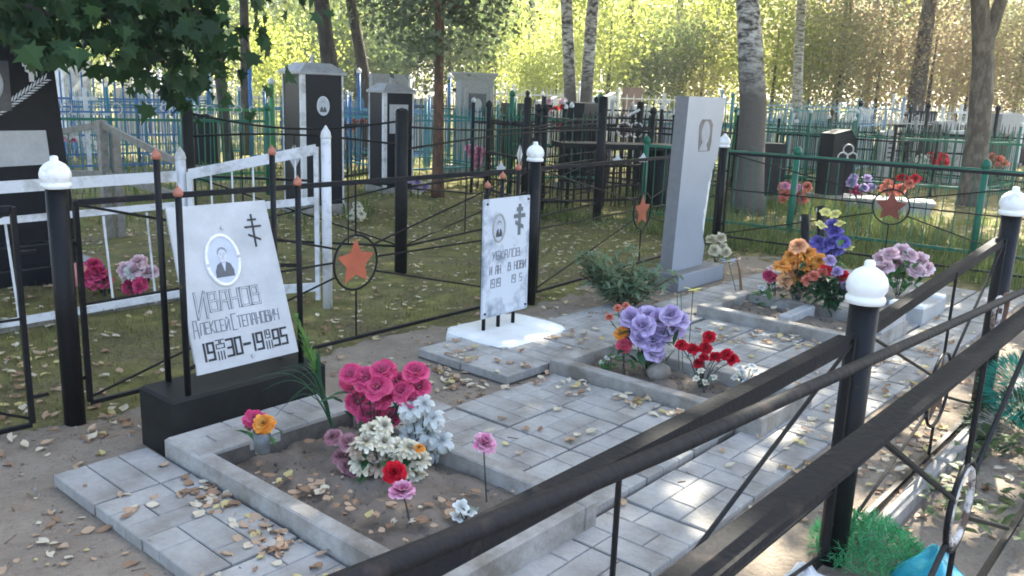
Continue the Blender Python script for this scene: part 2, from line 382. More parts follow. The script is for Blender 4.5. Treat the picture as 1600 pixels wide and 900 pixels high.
# ================================================================== grave markers
STROKES = {
 'И': [[(0,1),(0,0),(.6,1),(.6,0)]], 'Й': [[(0,.92),(0,0),(.6,.92),(.6,0)], [(.18,1.1),(.3,1.02),(.42,1.1)]],
 'В': [[(0,0),(0,1),(.5,1),(.5,.55),(0,.55)], [(.5,.55),(.6,.5),(.6,0),(0,0)]], 'А': [[(0,0),(.1,1),(.5,1),(.6,0)], [(.05,.45),(.55,.45)]],
 'Н': [[(0,0),(0,1)], [(.6,0),(.6,1)], [(0,.5),(.6,.5)]], 'О': [[(0,0),(0,1),(.6,1),(.6,0),(0,0)]],
 'Л': [[(0,0),(.15,1),(.6,1),(.6,0)]], 'Е': [[(.55,1),(0,1),(0,0),(.55,0)], [(0,.5),(.45,.5)]], 'К': [[(0,0),(0,1)], [(.55,1),(0,.5),(.55,0)]],
 'С': [[(.58,1),(0,1),(0,0),(.58,0)]], 'Т': [[(0,1),(.6,1)], [(.3,1),(.3,0)]], 'П': [[(0,0),(0,1),(.6,1),(.6,0)]], 'Ч': [[(0,1),(0,.5),(.6,.5)], [(.6,1),(.6,0)]],
 'У': [[(0,1),(.3,.45)], [(.6,1),(.15,0)]],
 '1': [[(.25,1),(.25,0)]], '9': [[(.55,.45),(0,.45),(0,1),(.55,1),(.55,0),(0,0)]], '3': [[(0,1),(.55,1),(.55,0),(0,0)], [(.1,.5),(.55,.5)]],
 '0': [[(0,0),(0,1),(.55,1),(.55,0),(0,0)]], '5': [[(.55,1),(0,1),(0,.5),(.55,.5),(.55,0),(0,0)]], '2': [[(0,1),(.55,1),(.55,.5),(0,.5),(0,0),(.55,0)]],
 'I': [[(.2,1),(.2,0)]], '-': [[(0,.5),(.6,.5)]], ' ': []}
def write(mb, f, text, x, y, w, h, lw, dep=.0016, slant=0.0):
    """strokes of a stencil-like hand lettering, one flat raised ribbon per stroke"""
    for ch in text:
        for pl in STROKES[ch]:
            for (a, b), (c, d) in zip(pl[:-1], pl[1:]):
                p = Vector((x+a*w*1.45+b*h*slant, y+b*h)); q = Vector((x+c*w*1.45+d*h*slant, y+d*h))
                t_ = (q-p); L = t_.length; t_ /= max(L, 1e-6); n_ = Vector((-t_.y, t_.x))*lw/2; e = t_*lw/2
                pts = [p-e-n_, q+e-n_, q+e+n_, p-e+n_]
                mb.prism([(k.x, k.y) for k in pts], f, dep*.2, dep)
        x += w*(1.18 if ch not in '1I' else .8)
    return x
def orth_cross(mb, f, x, y, s, wd):
    """three-bar cross"""
    d0, d1 = .0004, .003
    mb.prism([(x-wd/2, y-s*.5), (x+wd/2, y-s*.5), (x+wd/2, y+s*.5), (x-wd/2, y+s*.5)], f, d0, d1)
    for yy, hw in ((.33, .15), (.12, .28)):
        mb.prism([(x-s*hw, y+s*yy-wd/2), (x+s*hw, y+s*yy-wd/2), (x+s*hw, y+s*yy+wd/2), (x-s*hw, y+s*yy+wd/2)], f, d0+.0002, d1+.0003)
    mb.prism([(x-s*.2, y-s*.14), (x-s*.2, y-s*.14+wd), (x+s*.2, y-s*.32+wd), (x+s*.2, y-s*.32)], f, d0+.0003, d1+.0006)
def ell(cx, cy, a, b, n=28, t0=0, t1=2*math.pi):
    return [(cx+a*math.cos(t0+(t1-t0)*k/n), cy+b*math.sin(t0+(t1-t0)*k/n)) for k in range(n)]
photo_face = M('photo_face_grey', (.50, .52, .54), .3, .12, 40); photo_hair = M('photo_hair_grey', (.20, .21, .23), .3, .2, 30)
def portrait(parent, f, cx, cy, a, b, rim, coat=True):
    """oval enamel photograph: frame, picture ground, shoulders, head and hair as flat print"""
    rm = MB(); n = 32
    for k in range(n):
        t0, t1 = k*2*math.pi/n, (k+1)*2*math.pi/n
        P = lambda t, s, d: f(cx+(a+s)*math.cos(t), cy+(b+s)*math.sin(t), d)
        w = .014
        rm.add([P(t0, 0, .001), P(t1, 0, .001), P(t1, 0, .008), P(t0, 0, .008), P(t0, w, .001), P(t1, w, .001), P(t1, w, .006), P(t0, w, .006)],
               [(0,1,2,3), (3,2,6,7), (7,6,5,4)])
    o = rm.build('portrait_rim', rim, parent, True)
    pic = MB().prism(ell(cx, cy, a, b), f, .0008, .004).build('portrait', photo_l, parent)
    d = .0046
    MB().prism([(cx-a*.62, cy-b*.72), (cx+a*.62, cy-b*.72), (cx+a*.62, cy-b*.45), (cx+a*.45, cy-b*.18), (cx+a*.2, cy-b*.08), (cx-a*.2, cy-b*.08), (cx-a*.45, cy-b*.18), (cx-a*.62, cy-b*.45)], f, .0041, d).build('coat', photo_d, pic)
    MB().prism([(cx-a*.15, cy-b*.09), (cx, cy-b*.5), (cx+a*.15, cy-b*.09)], f, .0047, .0052).build('collar', photo_l, pic)
    MB().prism(ell(cx, cy+b*.34, a*.33, b*.22), f, .0047, .0050).build('hair', photo_hair if coat else photo_d, pic)
    MB().prism(ell(cx, cy+b*.20, a*.29, b*.27), f, .0051, .0055).build('head', photo_face, pic)
    hd = MB()
    for s in (-1, 1): hd.prism(ell(cx+s*a*.12, cy+b*.24, a*.05, b*.018, 8), f, .0056, .0058); hd.prism([(cx+s*a*.12-a*.07, cy+b*.29), (cx+s*a*.12+a*.07, cy+b*.29), (cx+s*a*.12+a*.07, cy+b*.305), (cx+s*a*.12-a*.07, cy+b*.305)], f, .0056, .0058)
    hd.prism([(cx-a*.02, cy+b*.13), (cx+a*.05, cy+b*.13), (cx+a*.02, cy+b*.24)], f, .0056, .0058); hd.prism([(cx-a*.09, cy+b*.045), (cx+a*.09, cy+b*.045), (cx+a*.07, cy+b*.065), (cx-a*.07, cy+b*.065)], f, .0056, .0058)
    hd.build('features', photo_hair, pic)
def knob(mb, f, x, y, r=.008):
    mb.prism(ell(x, y, r, r, 10), f, .0005, .009)

# --- nearest marker: white trapezoid plate on a black plinth
t = thing('grave_marker', (2.03, 3.33, 0), 'white leaning name plate between black rods on a black plinth', 'grave marker')
MB().box(1.655, 2.435, 3.215, 3.50, -.03, .25, .012).build('plinth', black_old, t)
BLc, BRc, TRc, TLc = Vector((1.80, 3.255, .322)), Vector((2.308, 3.255, .322)), Vector((2.276, 3.45, 1.014)), Vector((1.796, 3.45, 1.014))
upv = (TLc-BLc); upv.x = 0; Hp = upv.length; upv.normalize(); nv = Vector((1,0,0)).cross(upv)
f1 = frame((2.04, 3.255, .322), (1,0,0), upv, nv)
pl = MB().prism([(-.243, 0), (.267, 0), (.236, Hp), (-.244, Hp)], f1, -.012, 0).build('name_plate', plate_w, t)
portrait(t, f1, -.03, .47, .072, .103, white)
mb = MB(); orth_cross(mb, f1, .148, .585, .15, .009); mb.build('cross', ink, t)
mb = MB(); knob(mb, f1, -.005, .612, .009); knob(mb, f1, -.105, .455, .008); knob(mb, f1, .048, .478, .008); knob(mb, f1, .03, .03, .009); mb.build('studs', silver_p, t)
mb = MB(); x = write(mb, f1, 'И', -.192, .235, .05, .11, .011); write(mb, f1, 'ВАНОВ', x+.004, .258, .044, .078, .011); o = mb.build('surname_lettering', ink_g, t)
mb = MB(); write(mb, lambda a, b, c=0: f1(a, b, c+.0014), 'И', -.192, .235, .05, .11, .005); write(mb, lambda a, b, c=0: f1(a, b, c+.0014), 'ВАНОВ', x+.004, .258, .044, .078, .005); mb.build('lettering_core', plate_w, o)
mb = MB(); x = write(mb, f1, 'А', -.225, .155, .026, .074, .0045); x = write(mb, f1, 'ЛЕКСЕЙ', x+.001, .165, .0205, .05, .0042); x = write(mb, f1, 'С', x+.008, .16, .025, .07, .0045); write(mb, f1, 'ТЕПАНОВИЧ', x-.002, .167, .0203, .05, .0042); mb.build('given_name_lettering', ink_g, t)
mb = MB(); x = write(mb, f1, '19', -.205, .052, .035, .072, .010)
write(mb, f1, '25', x+.0, .094, .0195, .036, .0045); write(mb, f1, 'III', x+.0, .045, .017, .034, .005)
x = write(mb, f1, '30', x+.05, .052, .035, .072, .010); x = write(mb, f1, '-', x+.002, .052, .030, .072, .012)
x = write(mb, f1, '19', x+.002, .052, .035, .072, .010); write(mb, f1, '19', x-.004, .094, .0195, .036, .0045); write(mb, f1, 'III', x+.0, .045, .017, .034, .005)
write(mb, f1, '95', x+.044, .052, .035, .072, .010); mb.build('date_lettering', ink, t)
def rod(parent, x, y, z0, z1, r=.0135, tip=copper, name='leg', ball=.02):
    o = MB().tube([(x, y, z0), (x, y, z1-ball*1.6)], r, 10).build(name, black, parent, True)
    MB().lathe((x, y, z1-ball*1.7), [(r*1.05, 0), (ball*.95, ball*.35), (ball, ball*.8), (ball*.72, ball*1.45), (ball*.25, ball*1.9), (.001, ball*2.4)], 12).build('tip', tip, o, True)
    return o
for x, y, z in ((1.748, 3.252, 1.12), (1.777, 3.47, 1.25), (2.335, 3.47, 1.25), (2.352, 3.30, 1.125)): rod(t, x, y, .24, z)
for (x0, y0), (x1, y1), z in (((1.748, 3.252), (1.80, 3.37), .72), ((2.352, 3.30), (2.29, 3.36), .72), ((1.748, 3.252), (1.80, 3.275), .36), ((2.352, 3.30), (2.305, 3.275), .36)):
    MB().bar((x0, y0, z), (x1, y1, z), .006, .018).build('bracket', black, t)

# --- middle marker: blotched marble plate on three rods in a whitewashed slab
t = thing('grave_marker', (4.06, 3.51, 0), 'blotched marble name plate on three black rods in a whitewashed slab', 'grave marker')
mb = MB(); pts = [(3.74, 3.27), (3.80, 3.215), (4.0, 3.205), (4.34, 3.23), (4.40, 3.30), (4.41, 3.52), (4.39, 3.70), (4.30, 3.745), (3.98, 3.735), (3.80, 3.74), (3.735, 3.68), (3.725, 3.45)]
cx, cy = 4.06, 3.47
rings = []
for z, k in ((-.02, 1.05), (.03, 1.04), (.05, 1.02), (.062, .97)):
    rg = []
    for i in range(48):
        a = i/48*len(pts); p, q = Vector(pts[int(a)]), Vector(pts[(int(a)+1) % len(pts)]); w = p.lerp(q, a-int(a)); j = 1+random.uniform(-.012, .012)
        rg.append((cx+(w.x-cx)*k*j, cy+(w.y-cy)*k*j, z+random.uniform(-.004, .004)))
    rings.append(rg)
mb.rings(rings).build('base_slab', whitewash, t, False)
for x, z in ((3.905, .995), (4.043, 1.045), (4.19, 1.09)): rod(t, x, 3.545, .06, z, .0125)
f2 = frame((4.07, 3.515, .148), (1, .02, 0), (0, 0, 1), (.02, -1, 0))
MB().prism([(-.215, 0), (.23, 0), (.215, .748), (-.225, .748)], f2, -.016, 0).build('name_plate', marble, t)
MB().prism([(-.216, -.001), (.231, -.001), (.216, .749), (-.226, .749)], f2, -.021, -.0165).build('backing_plate', black, t)
portrait(t, f2, -.085, .565, .048, .078, concrete_l, False)
mb = MB(); orth_cross(mb, f2, .115, .60, .20, .026); mb.build('cross', M('grey_paint', (.12, .14, .15), .6), t)
mb = MB()
for q in ((-.2, .72), (.195, .725), (-.195, .03), (.205, .03)): knob(mb, f2, *q, .007)
mb.build('bolts', ink, t)
mb = MB(); write(mb, f2, 'УЕКАЛОВ', -.14, .365, .034, .052, .0045); write(mb, f2, 'И АН', -.16, .275, .024, .05, .006); write(mb, f2, 'В НОВИ', .02, .28, .026, .05, .006)
write(mb, f2, '1919', -.155, .19, .028, .052, .006); write(mb, f2, '19 5', .05, .195, .028, .05, .005); mb.build('faded_lettering', ink_g, t)

# --- tall grey stele with a broken right edge
t = thing('stone_stele', (6.45, 3.56, 0), 'tall polished grey stele with broken right edge on a low base', 'gravestone')
MB().box(6.10, 6.86, 3.42, 3.74, -.03, .135, .01).build('base', stone_side, t)
MB().box(6.098, 6.862, 3.414, 3.4195, .0, .128).build('base_face', stone, t)
z0, z1 = .136, 1.55
def edge(z):       # x of the right edge: straight above, hacked away below
    u = (z-z0)/(z1-z0)
    x = 6.665+.17*u
    return x
L = 6.155; nz = 36
prof = []
for k in range(nz+1):
    u = k/nz; z = z0+(z1-z0)*u
    cut = 0
    if .12 < u < .62: cut = .085*math.sin((u-.12)/.5*math.pi)**.7+random.uniform(0, .03)
    prof.append((L+.06*u, edge(z), edge(z)-cut, z))
yF, yB = 3.52, 3.635
mb = MB()
for (l0, r0_, c0, za), (l1, r1_, c1, zb) in zip(prof[:-1], prof[1:]):
    mb.add([(l0, yF, za), (c0, yF, za), (c1, yF, zb), (l1, yF, zb)], [(0, 1, 2, 3)], 0)
    mb.add([(l0, yB, za), (l0, yF, za), (l1, yF, zb), (l1, yB, zb)], [(0, 1, 2, 3)], 1)
    b0, b1 = random.uniform(.03, .07), random.uniform(.03, .07)
    mb.add([(c0, yF, za), (r0_, yF+.03, za), (r1_, yF+.03, zb), (c1, yF, zb)], [(0, 1, 2, 3)], 2)
    mb.add([(r0_, yF+.03, za), (r0_, yB, za), (r1_, yB, zb), (r1_, yF+.03, zb)], [(0, 1, 2, 3)], 2)
    mb.add([(l0, yB, za), (r0_, yB, za), (r1_, yB, zb), (l1, yB, zb)], [(3, 2, 1, 0)], 1)
lt = prof[-1]; mb.add([(lt[0], yF, z1), (lt[2], yF, z1), (lt[1], yF+.03, z1), (lt[1], yB, z1), (lt[0], yB, z1)], [(0, 1, 2, 3, 4)], 1)
o = mb.build('slab', [stone, stone_side, stone_rough], t)
f3 = frame((6.53, yF-.0005, 1.24), (1, 0, 0), (0, 0, 1), (0, -1, 0))
pp = MB().prism([(-.10, -.13), (.09, -.13), (.11, -.06), (.11, .09), (.07, .13), (-.07, .13), (-.11, .08)], f3, 0, .002).build('engraved_portrait', photo_d, t)
eg = M('engraved_pale', (.27, .29, .33), .4, .2, 30); MB().prism(ell(0, .02, .07, .098), f3, .0022, .003).build('face', eg, pp)
MB().prism([(-.095, -.125), (.05, -.125), (.02, -.05), (-.04, -.05)], f3, .0021, .0027).build('shirt', eg, pp)
# ================================================================== the black family fence
CAP = [(.040, -.012), (.061, -.010), (.063, .004), (.060, .012), (.052, .014), (.055, .018), (.064, .034), (.065, .054), (.058, .076), (.044, .094), (.026, .105), (.017, .110), (.017, .124), (.013, .130), (.001, .132)]
def fpost(parent, x, y, h, r=.046):
    o = MB().tube([(x, y, -.05), (x, y, h-.13)], r, 16).build('post', black, parent, True)
    MB().lathe((x, y, h-.132), CAP, 20).build('cap', white, o, True)
STAR = [((.146 if k % 2 == 0 else .074)*math.sin(k*math.pi/5), (.146 if k % 2 == 0 else .074)*math.cos(k*math.pi/5)) for k in range(10)]
def panel(parent, a, b, zt, zb, zc, side, ringR=.165, inset=.075, mid=None, star=star_mat, rw=.027):
    """frame of angle iron, a ring with a star and eight rods running to it"""
    a, b = Vector((*a, 0)), Vector((*b, 0)); t_ = (b-a).normalized(); a2, b2 = a+t_*inset, b-t_*inset
    zta, ztb = zt if isinstance(zt, tuple) else (zt, zt)
    Z = Vector((0, 0, 1)); mm = (a+b)/2 if mid is None else a+t_*mid
    ztm = zta+(ztb-zta)*((mm-a).length/(b-a).length)
    MB().angle(a2+Z*zta, b2+Z*ztb, rw, side=side).build('top_rail', rail_mat, parent)
    MB().angle(a2+Z*zb, b2+Z*zb, .02, side=side).build('bottom_rail', black, parent)
    for p, zz in ((a2, zta), (b2, ztb)): MB().bar(p+Z*(zb+.001), p+Z*(zz-.004), .022, .022, upv=t_).build('upright', black, parent)
    for p, q in ((a, a2), (b, b2)):
        for z in (zta*.8, zb+.12): MB().tube([p+Z*z, q+Z*z], .009, 6).build('hinge', black, parent)
    n_ = t_.cross(Z)
    f = frame(mm+Z*zc, t_, Z, n_)
    MB().ring(f, ringR, .0075).build('ring', black, parent, True)
    if star:
        o = MB().prism(STAR, f, -.0025, .0025).build('star', star, parent)
    ends = [(mm+Z*(ztm-.01), mm+Z*(zc+ringR)), (mm+Z*(zb+.005), mm+Z*(zc-ringR))]
    for e, s, zz in ((a2, -1, zta), (b2, 1, ztb)):
        for z, ang in ((zz-.02, 145), (zc+.01, 180-6), (zb+.02, 205)):
            q = f(ringR*math.cos(R_(ang))*(-s), ringR*math.sin(R_(ang)), 0); ends.append((e+Z*z, q))
    for p, q in ends: MB().tube([p, q], .0065, 6).build('rod', black, parent)
Lp, Mp, Rp = (1.575, 3.98), (4.935, 4.02), (8.40, 4.30)
t = thing('metal_fence', (4.9, 4.05, 0), 'black back fence with two orange stars behind the headstones', 'fence')
for p, h in ((Lp, 1.20), (Mp, 1.19), (Rp, 1.185)): fpost(t, *p, h)
panel(t, Lp, Mp, 1.0, .05, .51, -1); panel(t, Mp, Rp, (1.0, 1.0), .06, .53, -1)
t = thing('metal_fence', (8.5, 2.6, 0), 'black right-hand fence with one dull red star beyond the far grave', 'fence')
fpost(t, 8.62, .93, 1.18)
panel(t, Rp, (8.62, .93), 1.0, .12, .60, -1, mid=1.72, star=M('dull_red_star_paint', (.20, .05, .028), .65, .25, 9, .1))
t = thing('metal_fence', (3.8, .9, 0), 'black front fence crossing the lower right of the picture', 'fence')
F0, F1, F2, F3 = (.02, .9), (2.83, .9), (4.87, .9), (6.8, .9)
for p, h in ((F1, 1.06), (F2, 1.175)): fpost(t, *p, h, .047)
panel(t, F0, F1, .815, .03, .27, -1, ringR=.17, rw=.045); panel(t, F1, F2, (.815, .925), .03, .34, -1, ringR=.165, mid=1.13, rw=.04, star=rust)
fpost(t, *F0, 1.06, .047)
# left-hand fence: the side that closes the enclosure towards the path, outside the picture
t = thing('metal_fence', (0, 5.0, 0), 'black fence stub left of the white gate at the picture edge', 'fence')
fpost(t, -.6, 4.05, 1.2)
panel(t, (-.6, 4.05), (1.45, 3.93), 1.0, .03, .5, -1)

# ================================================================== neighbour's railing right in front of the viewer
t = thing('near_railing', (2.2, .45, 0), 'dark angle-iron and pipe railing closest to the viewer', 'fence')
yB_ = .45
MB().bar((-.3, yB_-.022, .998), (4.2, yB_-.022, .98), .052, .012).build('top_rail', rail_mat, t)
pp = [(-.3, .455, 1.25), (.384, .455, 1.192), (.6, .455, 1.174), (.818, .455, 1.157), (1.1, .455, 1.140), (1.5, .455, 1.116), (2.1, .455, 1.081), (2.762, .455, 1.044), (3.7, .455, .99), (4.2, .455, .97)]
MB().tube(pp, .0098, 12).build('pipe_rail', rail_mat, t, True)
for x, a, b in ((-.3, -.05, 1.25), (4.2, -.05, 1.02)): MB().tube([(x, yB_+.012, a), (x, yB_+.012, b)], .03, 10).build('post', black, t, True)
fB = lambda x, z: frame((x, yB_+.012, z), (1, 0, 0), (0, 0, 1), (0, -1, 0))
MB().ring(fB(2.52, 1.022), .043, .006, 24).build('ring', M('peeling_paint', (.55, .52, .48), .8, 0, 22, .3, c2=(.10, .06, .04), thr=(.42, .55)), t, True)
MB().ring(fB(2.60, 1.022), .040, .005, 24).build('ring', rust, t, True)
MB().ring(fB(2.46, .49), .125, .008, 28).build('ring', black, t, True)
peel = M('peeling_paint', (.55, .52, .48), .8, 0, 22, .3, c2=(.10, .06, .04), thr=(.42, .55)); MB().ring(fB(2.46, .49), .106, .010, 28).build('inner_ring', peel, t, True)
for p, q in (((2.47, .945), (2.46, .615)), ((2.46, .365), (2.46, .05)), ((1.62, .94), (2.35, .55)), ((1.62, .10), (2.36, .42)), ((3.3, .94), (2.57, .55)), ((3.3, .1), (2.56, .42))):
    MB().tube([(p[0], yB_+.012, p[1]), (q[0], yB_+.012, q[1])], .008, 6).build('rod', black, t)
MB().bar((-.27, yB_+.012, .06), (4.17, yB_+.012, .06), .02, .02).build('bottom_rail', black, t)

# ================================================================== white gate and fence behind on the left
t = thing('white_fence', (2.0, 5.6, 0), 'white painted low fence and gate in front of the black slab monument', 'fence')
def wpost(x, y, h, r=.034):
    o = MB().tube([(x, y, -.05), (x, y, h-.09)], r, 12).build('post', white_old, t, True)
    MB().lathe((x, y, h-.09), [(r, 0), (r*1.12, .01), (r*.9, .045), (r*.35, .075), (.002, .09)], 12).build('tip', white_old, o, True)
wpost(3.05, 5.62, 1.09); wpost(3.70, 4.86, 1.27); wpost(.2, 5.6, 1.09)
for z, w, hh in ((.862, .03, .07), (.665, .03, .04), (.04, .03, .045)):
    MB().bar((.2, 5.6, z), (3.0, 5.6, z+.03*(w > 0)), w, hh).build('rail', white_old, t)
for z in (.70, .13): pass
ga, gb = Vector((3.08, 5.56, 0)), Vector((3.655, 4.91, 0))
for za, zb_, hh in ((.905, 1.105, .07), (.64, .755, .05), (.05, .14, .06)):
    MB().bar(ga+Vector((0, 0, za)), gb+Vector((0, 0, zb_)), .03, hh).build('gate_rail', white_old, t)
MB().bar(ga+Vector((0, 0, .02)), ga+Vector((0, 0, .92)), .03, .05).build('gate_stile', white_old, t); MB().bar(gb+Vector((0, 0, .05)), gb+Vector((0, 0, 1.12)), .03, .05).build('gate_stile', white_old, t)
for k in range(1, 6):
    p = ga.lerp(gb, k/6); u = k/6; MB().tube([p+Vector((0, 0, .03+.09*u)), p+Vector((0, 0, .905+.2*u))], .007, 6).build('bar', white_old, t)
for k in range(1, 10):
    x = .2+k*.29; MB().tube([(x, 5.6, .03), (x-.03, 5.6, .66)], .008, 6).build('bar', white_old, t)
MB().bar((.2, 5.68, -.03), (3.05, 5.68, .0), .08, .1).build('footing', concrete, t)

# ================================================================== dark fences around the middle plots
def sag_panel(t, a, b, h0, h1, mt, r=.009, diamonds=None):
    a, b = Vector((*a, 0)), Vector((*b, 0)); Z = Vector((0, 0, 1))
    def arc(za, zb_, sag, n=12): return [a.lerp(b, k/n)+Z*(za+(zb_-za)*k/n-sag*math.sin(math.pi*k/n)) for k in range(n+1)]
    MB().tube(arc(h0*.95, h1*.95, .10), r, 6).build('top_rail', mt, t, True)
    MB().tube(arc(h0*.80, h1*.80, -.05), r, 6).build('arc_rail', mt, t, True)
    MB().tube(arc(h0*.55, h1*.55, 0), r*1.2, 6).build('mid_rail', mt, t, True)
    MB().tube(arc(h0*.15, h1*.15, 0), r*1.2, 6).build('bottom_rail', mt, t, True)
    MB().tube([a+Z*h0*.55, b+Z*h1*.15], r*.8, 6).build('diagonal', mt, t); MB().tube([a+Z*h0*.15, b+Z*h1*.55], r*.8, 6).build('diagonal', mt, t)
    for u in (.25, .5, .75):
        p = a.lerp(b, u); MB().tube([p+Z*(h0*.15), p+Z*(h0*.55)], r*.7, 6).build('bar', mt, t)
        MB().tube([p+Z*(h0*.55), p+Z*(h0*.84)], r*.7, 6).build('bar', mt, t)
    c = a.lerp(b, .5)+Z*(h0*.70)
    if diamonds:
        f = frame(c, (b-a).normalized(), Z, (b-a).normalized().cross(Z))
        MB().prism([(0, -.11), (.055, 0), (0, .11), (-.055, 0)], f, -.003, .003).build('diamond_plate', diamonds, t)
def dpost(t, x, y, h, r=.05, mt=black_old):
    o = MB().tube([(x, y, -.05), (x, y, h-.03)], r, 12).build('post', mt, t, True)
    MB().lathe((x, y, h-.03), [(r, 0), (r*.8, .02), (.002, .03)], 12).build('post_cap', mt, o, True)
t = thing('dark_fence', (5, 6, 0), 'black fence with sagging rails and a grey diamond before the roofed pillars', 'fence')
c0, c1, c2, c3 = (3.85, 6.95), (4.97, 5.5), (8.88, 6.2), (7.6, 8.2)
dpost(t, *c0, 1.33); dpost(t, *c1, 1.37, .055); dpost(t, *c2, 1.52, .055)
sag_panel(t, c0, c1, 1.33, 1.33, black_old, diamonds=silver_p); sag_panel(t, c1, c2, 1.28, 1.38, black_old, diamonds=white_old)
t = thing('dark_fence', (9.5, 6.9, 0), 'dark green-black fence right of the roofed pillars, with white spade tips', 'fence')
dpost(t, 8.03, 6.69, 1.48, .045); dpost(t, 11.6, 7.4, 1.45, .055)
sag_panel(t, (8.03, 6.69), (11.6, 7.4), 1.35, 1.35, black_old)
for q in ((965, 250), (1005, 248), (825, 266), (783, 262)):
    p = near(*q, (8.6, 6.3, 1.0)); f = frame(p, r0, (0, 0, 1), -Vector((fw.x, fw.y, 0)).normalized())
    MB().prism([(-.05, -.04), (.05, -.04), (.055, .01), (.03, .02), (0, .075), (-.03, .02), (-.055, .01)], f, -.004, .004).build('spade_tip', white_old, t)
    MB().tube([p-Vector((0, 0, .03)), Vector((p.x, p.y, .2))], .007, 6).build('rod', black_old, t)

# ================================================================== picket fences farther back
def picket_fence(name, label, p0, p1, h, mt, gap=.11, rails=(.18, .85), r=.008, post_h=None, post_mt=None, posts=2.2, tips=None, over=.1):
    p0, p1 = Vector((p0[0], p0[1], 0)), Vector((p1[0], p1[1], 0)); L = (p1-p0).length; d = (p1-p0)/L
    t = thing(name, (p0+p1)/2, label, 'fence'); Z = Vector((0, 0, 1))
    for k in rails: MB().bar(p0+Z*h*k, p1+Z*h*k, .03, .035).build('rail', mt, t)
    me = MB().tube([(0, 0, .08), (0, 0, h), (0, 0, h+over*.6)], [r, r, r*.2], 5).mesh('picket', mt)
    n = min(int(L/gap), 260)
    for k in range(1, n): link('picket', me, t, p0+d*(L*k/n), (R_(random.uniform(-1.5, 1.5)), R_(random.uniform(-1.5, 1.5)), 0))
    m_ = max(1, round(L/posts)); ph = post_h or h*1.08
    pm = MB().tube([(0, 0, -.05), (0, 0, ph)], .035, 10).mesh('post', post_mt or mt, True)
    tmh = MB().lathe((0, 0, ph), [(.035, 0), (.05, .02), (.045, .06), (.02, .09), (.002, .10)], 10).mesh('post_tip', tips or mt, True)
    for k in range(m_+1):
        o = link('post', pm, t, p0+d*(L*k/m_)); link('post_tip', tmh, o)
    return t
def scrolls(t, p0, p1, z, n, mt, R0=.085):
    p0, p1 = Vector((*p0[:2], 0)), Vector((*p1[:2], 0)); d = (p1-p0).normalized()
    for k in range(n):
        c = p0.lerp(p1, (k+.5)/n)+Vector((0, 0, z))
        for s in (-1, 1):
            f = frame(c+d*(s*R0*1.1), d*s, (0, 0, 1), d.cross(Vector((0, 0, 1))))
            pts = [f(R0*(1-.06*i)*math.cos(-1.2+i*.5), R0*(1-.06*i)*math.sin(-1.2+i*.5)) for i in range(13)]
            MB().tube(pts, .009, 5).build('scroll', mt, t, True)
a, b = BG(60, 10.5), BG(420, 12.0)
t = picket_fence('green_picket_fence', 'dark green picket fence with white scrolls behind the white gate', a, b, 1.05, green_p, .13, (.2, .95), post_h=1.15); scrolls(t, a, b, 1.14, 5, silver_p)
picket_fence('blue_picket_fence', 'tall blue picket fence at the left under the maple leaves', BG(70, 15), BG(330, 17), 1.55, blue_p, .17, (.3, .72), r=.016, post_h=1.75, posts=3)
picket_fence('teal_fence', 'teal picket fence between the two roofed pillars', BG(395, 15), BG(700, 18), 1.25, teal_p, .15, (.2, .85), r=.011, post_h=1.75, post_mt=blue_p, posts=2.4, tips=white_old)
picket_fence('pale_picket_fence', 'pale thin picket fence behind the grey terrazzo stele', BG(640, 21), BG(900, 23), 1.6, silver_p, .16, (.3, .9), r=.011, posts=4)
picket_fence('green_mesh_fence', 'green picket fence close behind the far grave on the right', (9.45, 5.9), (9.9, 0.2), .93, green_p, .13, (.1, 1.0), r=.006, post_h=.95, over=.0)
picket_fence('second_green_fence', 'green fence with a bright post behind the black stones at right', BG(1140, 15), BG(1640, 13), 1.12, green_p, .14, (.25, .9), r=.007, post_h=1.3, post_mt=green_l, posts=4.6)
picket_fence('white_picket_fence', 'white picket fence far off on the right beside the leaning trunk', BG(1385, 26), BG(1640, 24), 1.5, white_old, .17, (.2, .9), r=.014, post_h=1.75, posts=3.4, tips=white_old)
picket_fence('blue_grey_fence', 'faded blue picket fence far off right of the tall stele', BG(1120, 23), BG(1400, 24), 1.55, M('faded_blue_paint', (.20, .30, .40), .6), .17, (.2, .9), r=.013, posts=4)
picket_fence('black_picket_fence', 'black picket fence far off left of the tall stele', BG(820, 17), BG(1060, 18), 1.35, black_old, .17, (.2, .9), r=.009, posts=2.6)
picket_fence('dark_green_fence', 'dark green fence with teal post behind the middle marker', BG(795, 13), BG(930, 13.5), 1.2, green_p, .14, (.2, .62, .95), r=.008, post_h=1.45, posts=1.3)
picket_fence('pale_far_fence', 'pale fence far beyond the black picket fence', BG(780, 32), BG(1130, 34), 1.6, white_old, .25, (.2, .95), r=.014, posts=5)
picket_fence('brown_far_fence', 'rusty brown fence farther off between white fence and stele', BG(1290, 19), BG(1480, 20), 1.2, rust, .16, (.2, .9), r=.009, posts=3)
picket_fence('grey_far_fence', 'grey fence far off at the right picture edge', BG(1420, 18), BG(1650, 17), 1.15, grey_st, .15, (.2, .9), r=.009, posts=3)
picket_fence('teal_far_fence', 'dense teal fence far off just right of the stout birch', BG(1135, 19), BG(1330, 20), 1.45, M('faded_teal_paint', (.10, .25, .24), .6), .12, (.25, .92), r=.010, posts=3)
picket_fence('black_rail_fence', 'black fence with tall posts behind the pale written stone', BG(1330, 17), BG(1540, 16.5), 1.0, black_old, .16, (.35, .65, .98), r=.008, post_h=1.5, posts=1.6)
picket_fence('white_far_fence', 'white fence far off above the black picket fence', BG(800, 24), BG(1120, 24.5), 1.5, white_old, .19, (.55, .95), r=.010, posts=3.4)
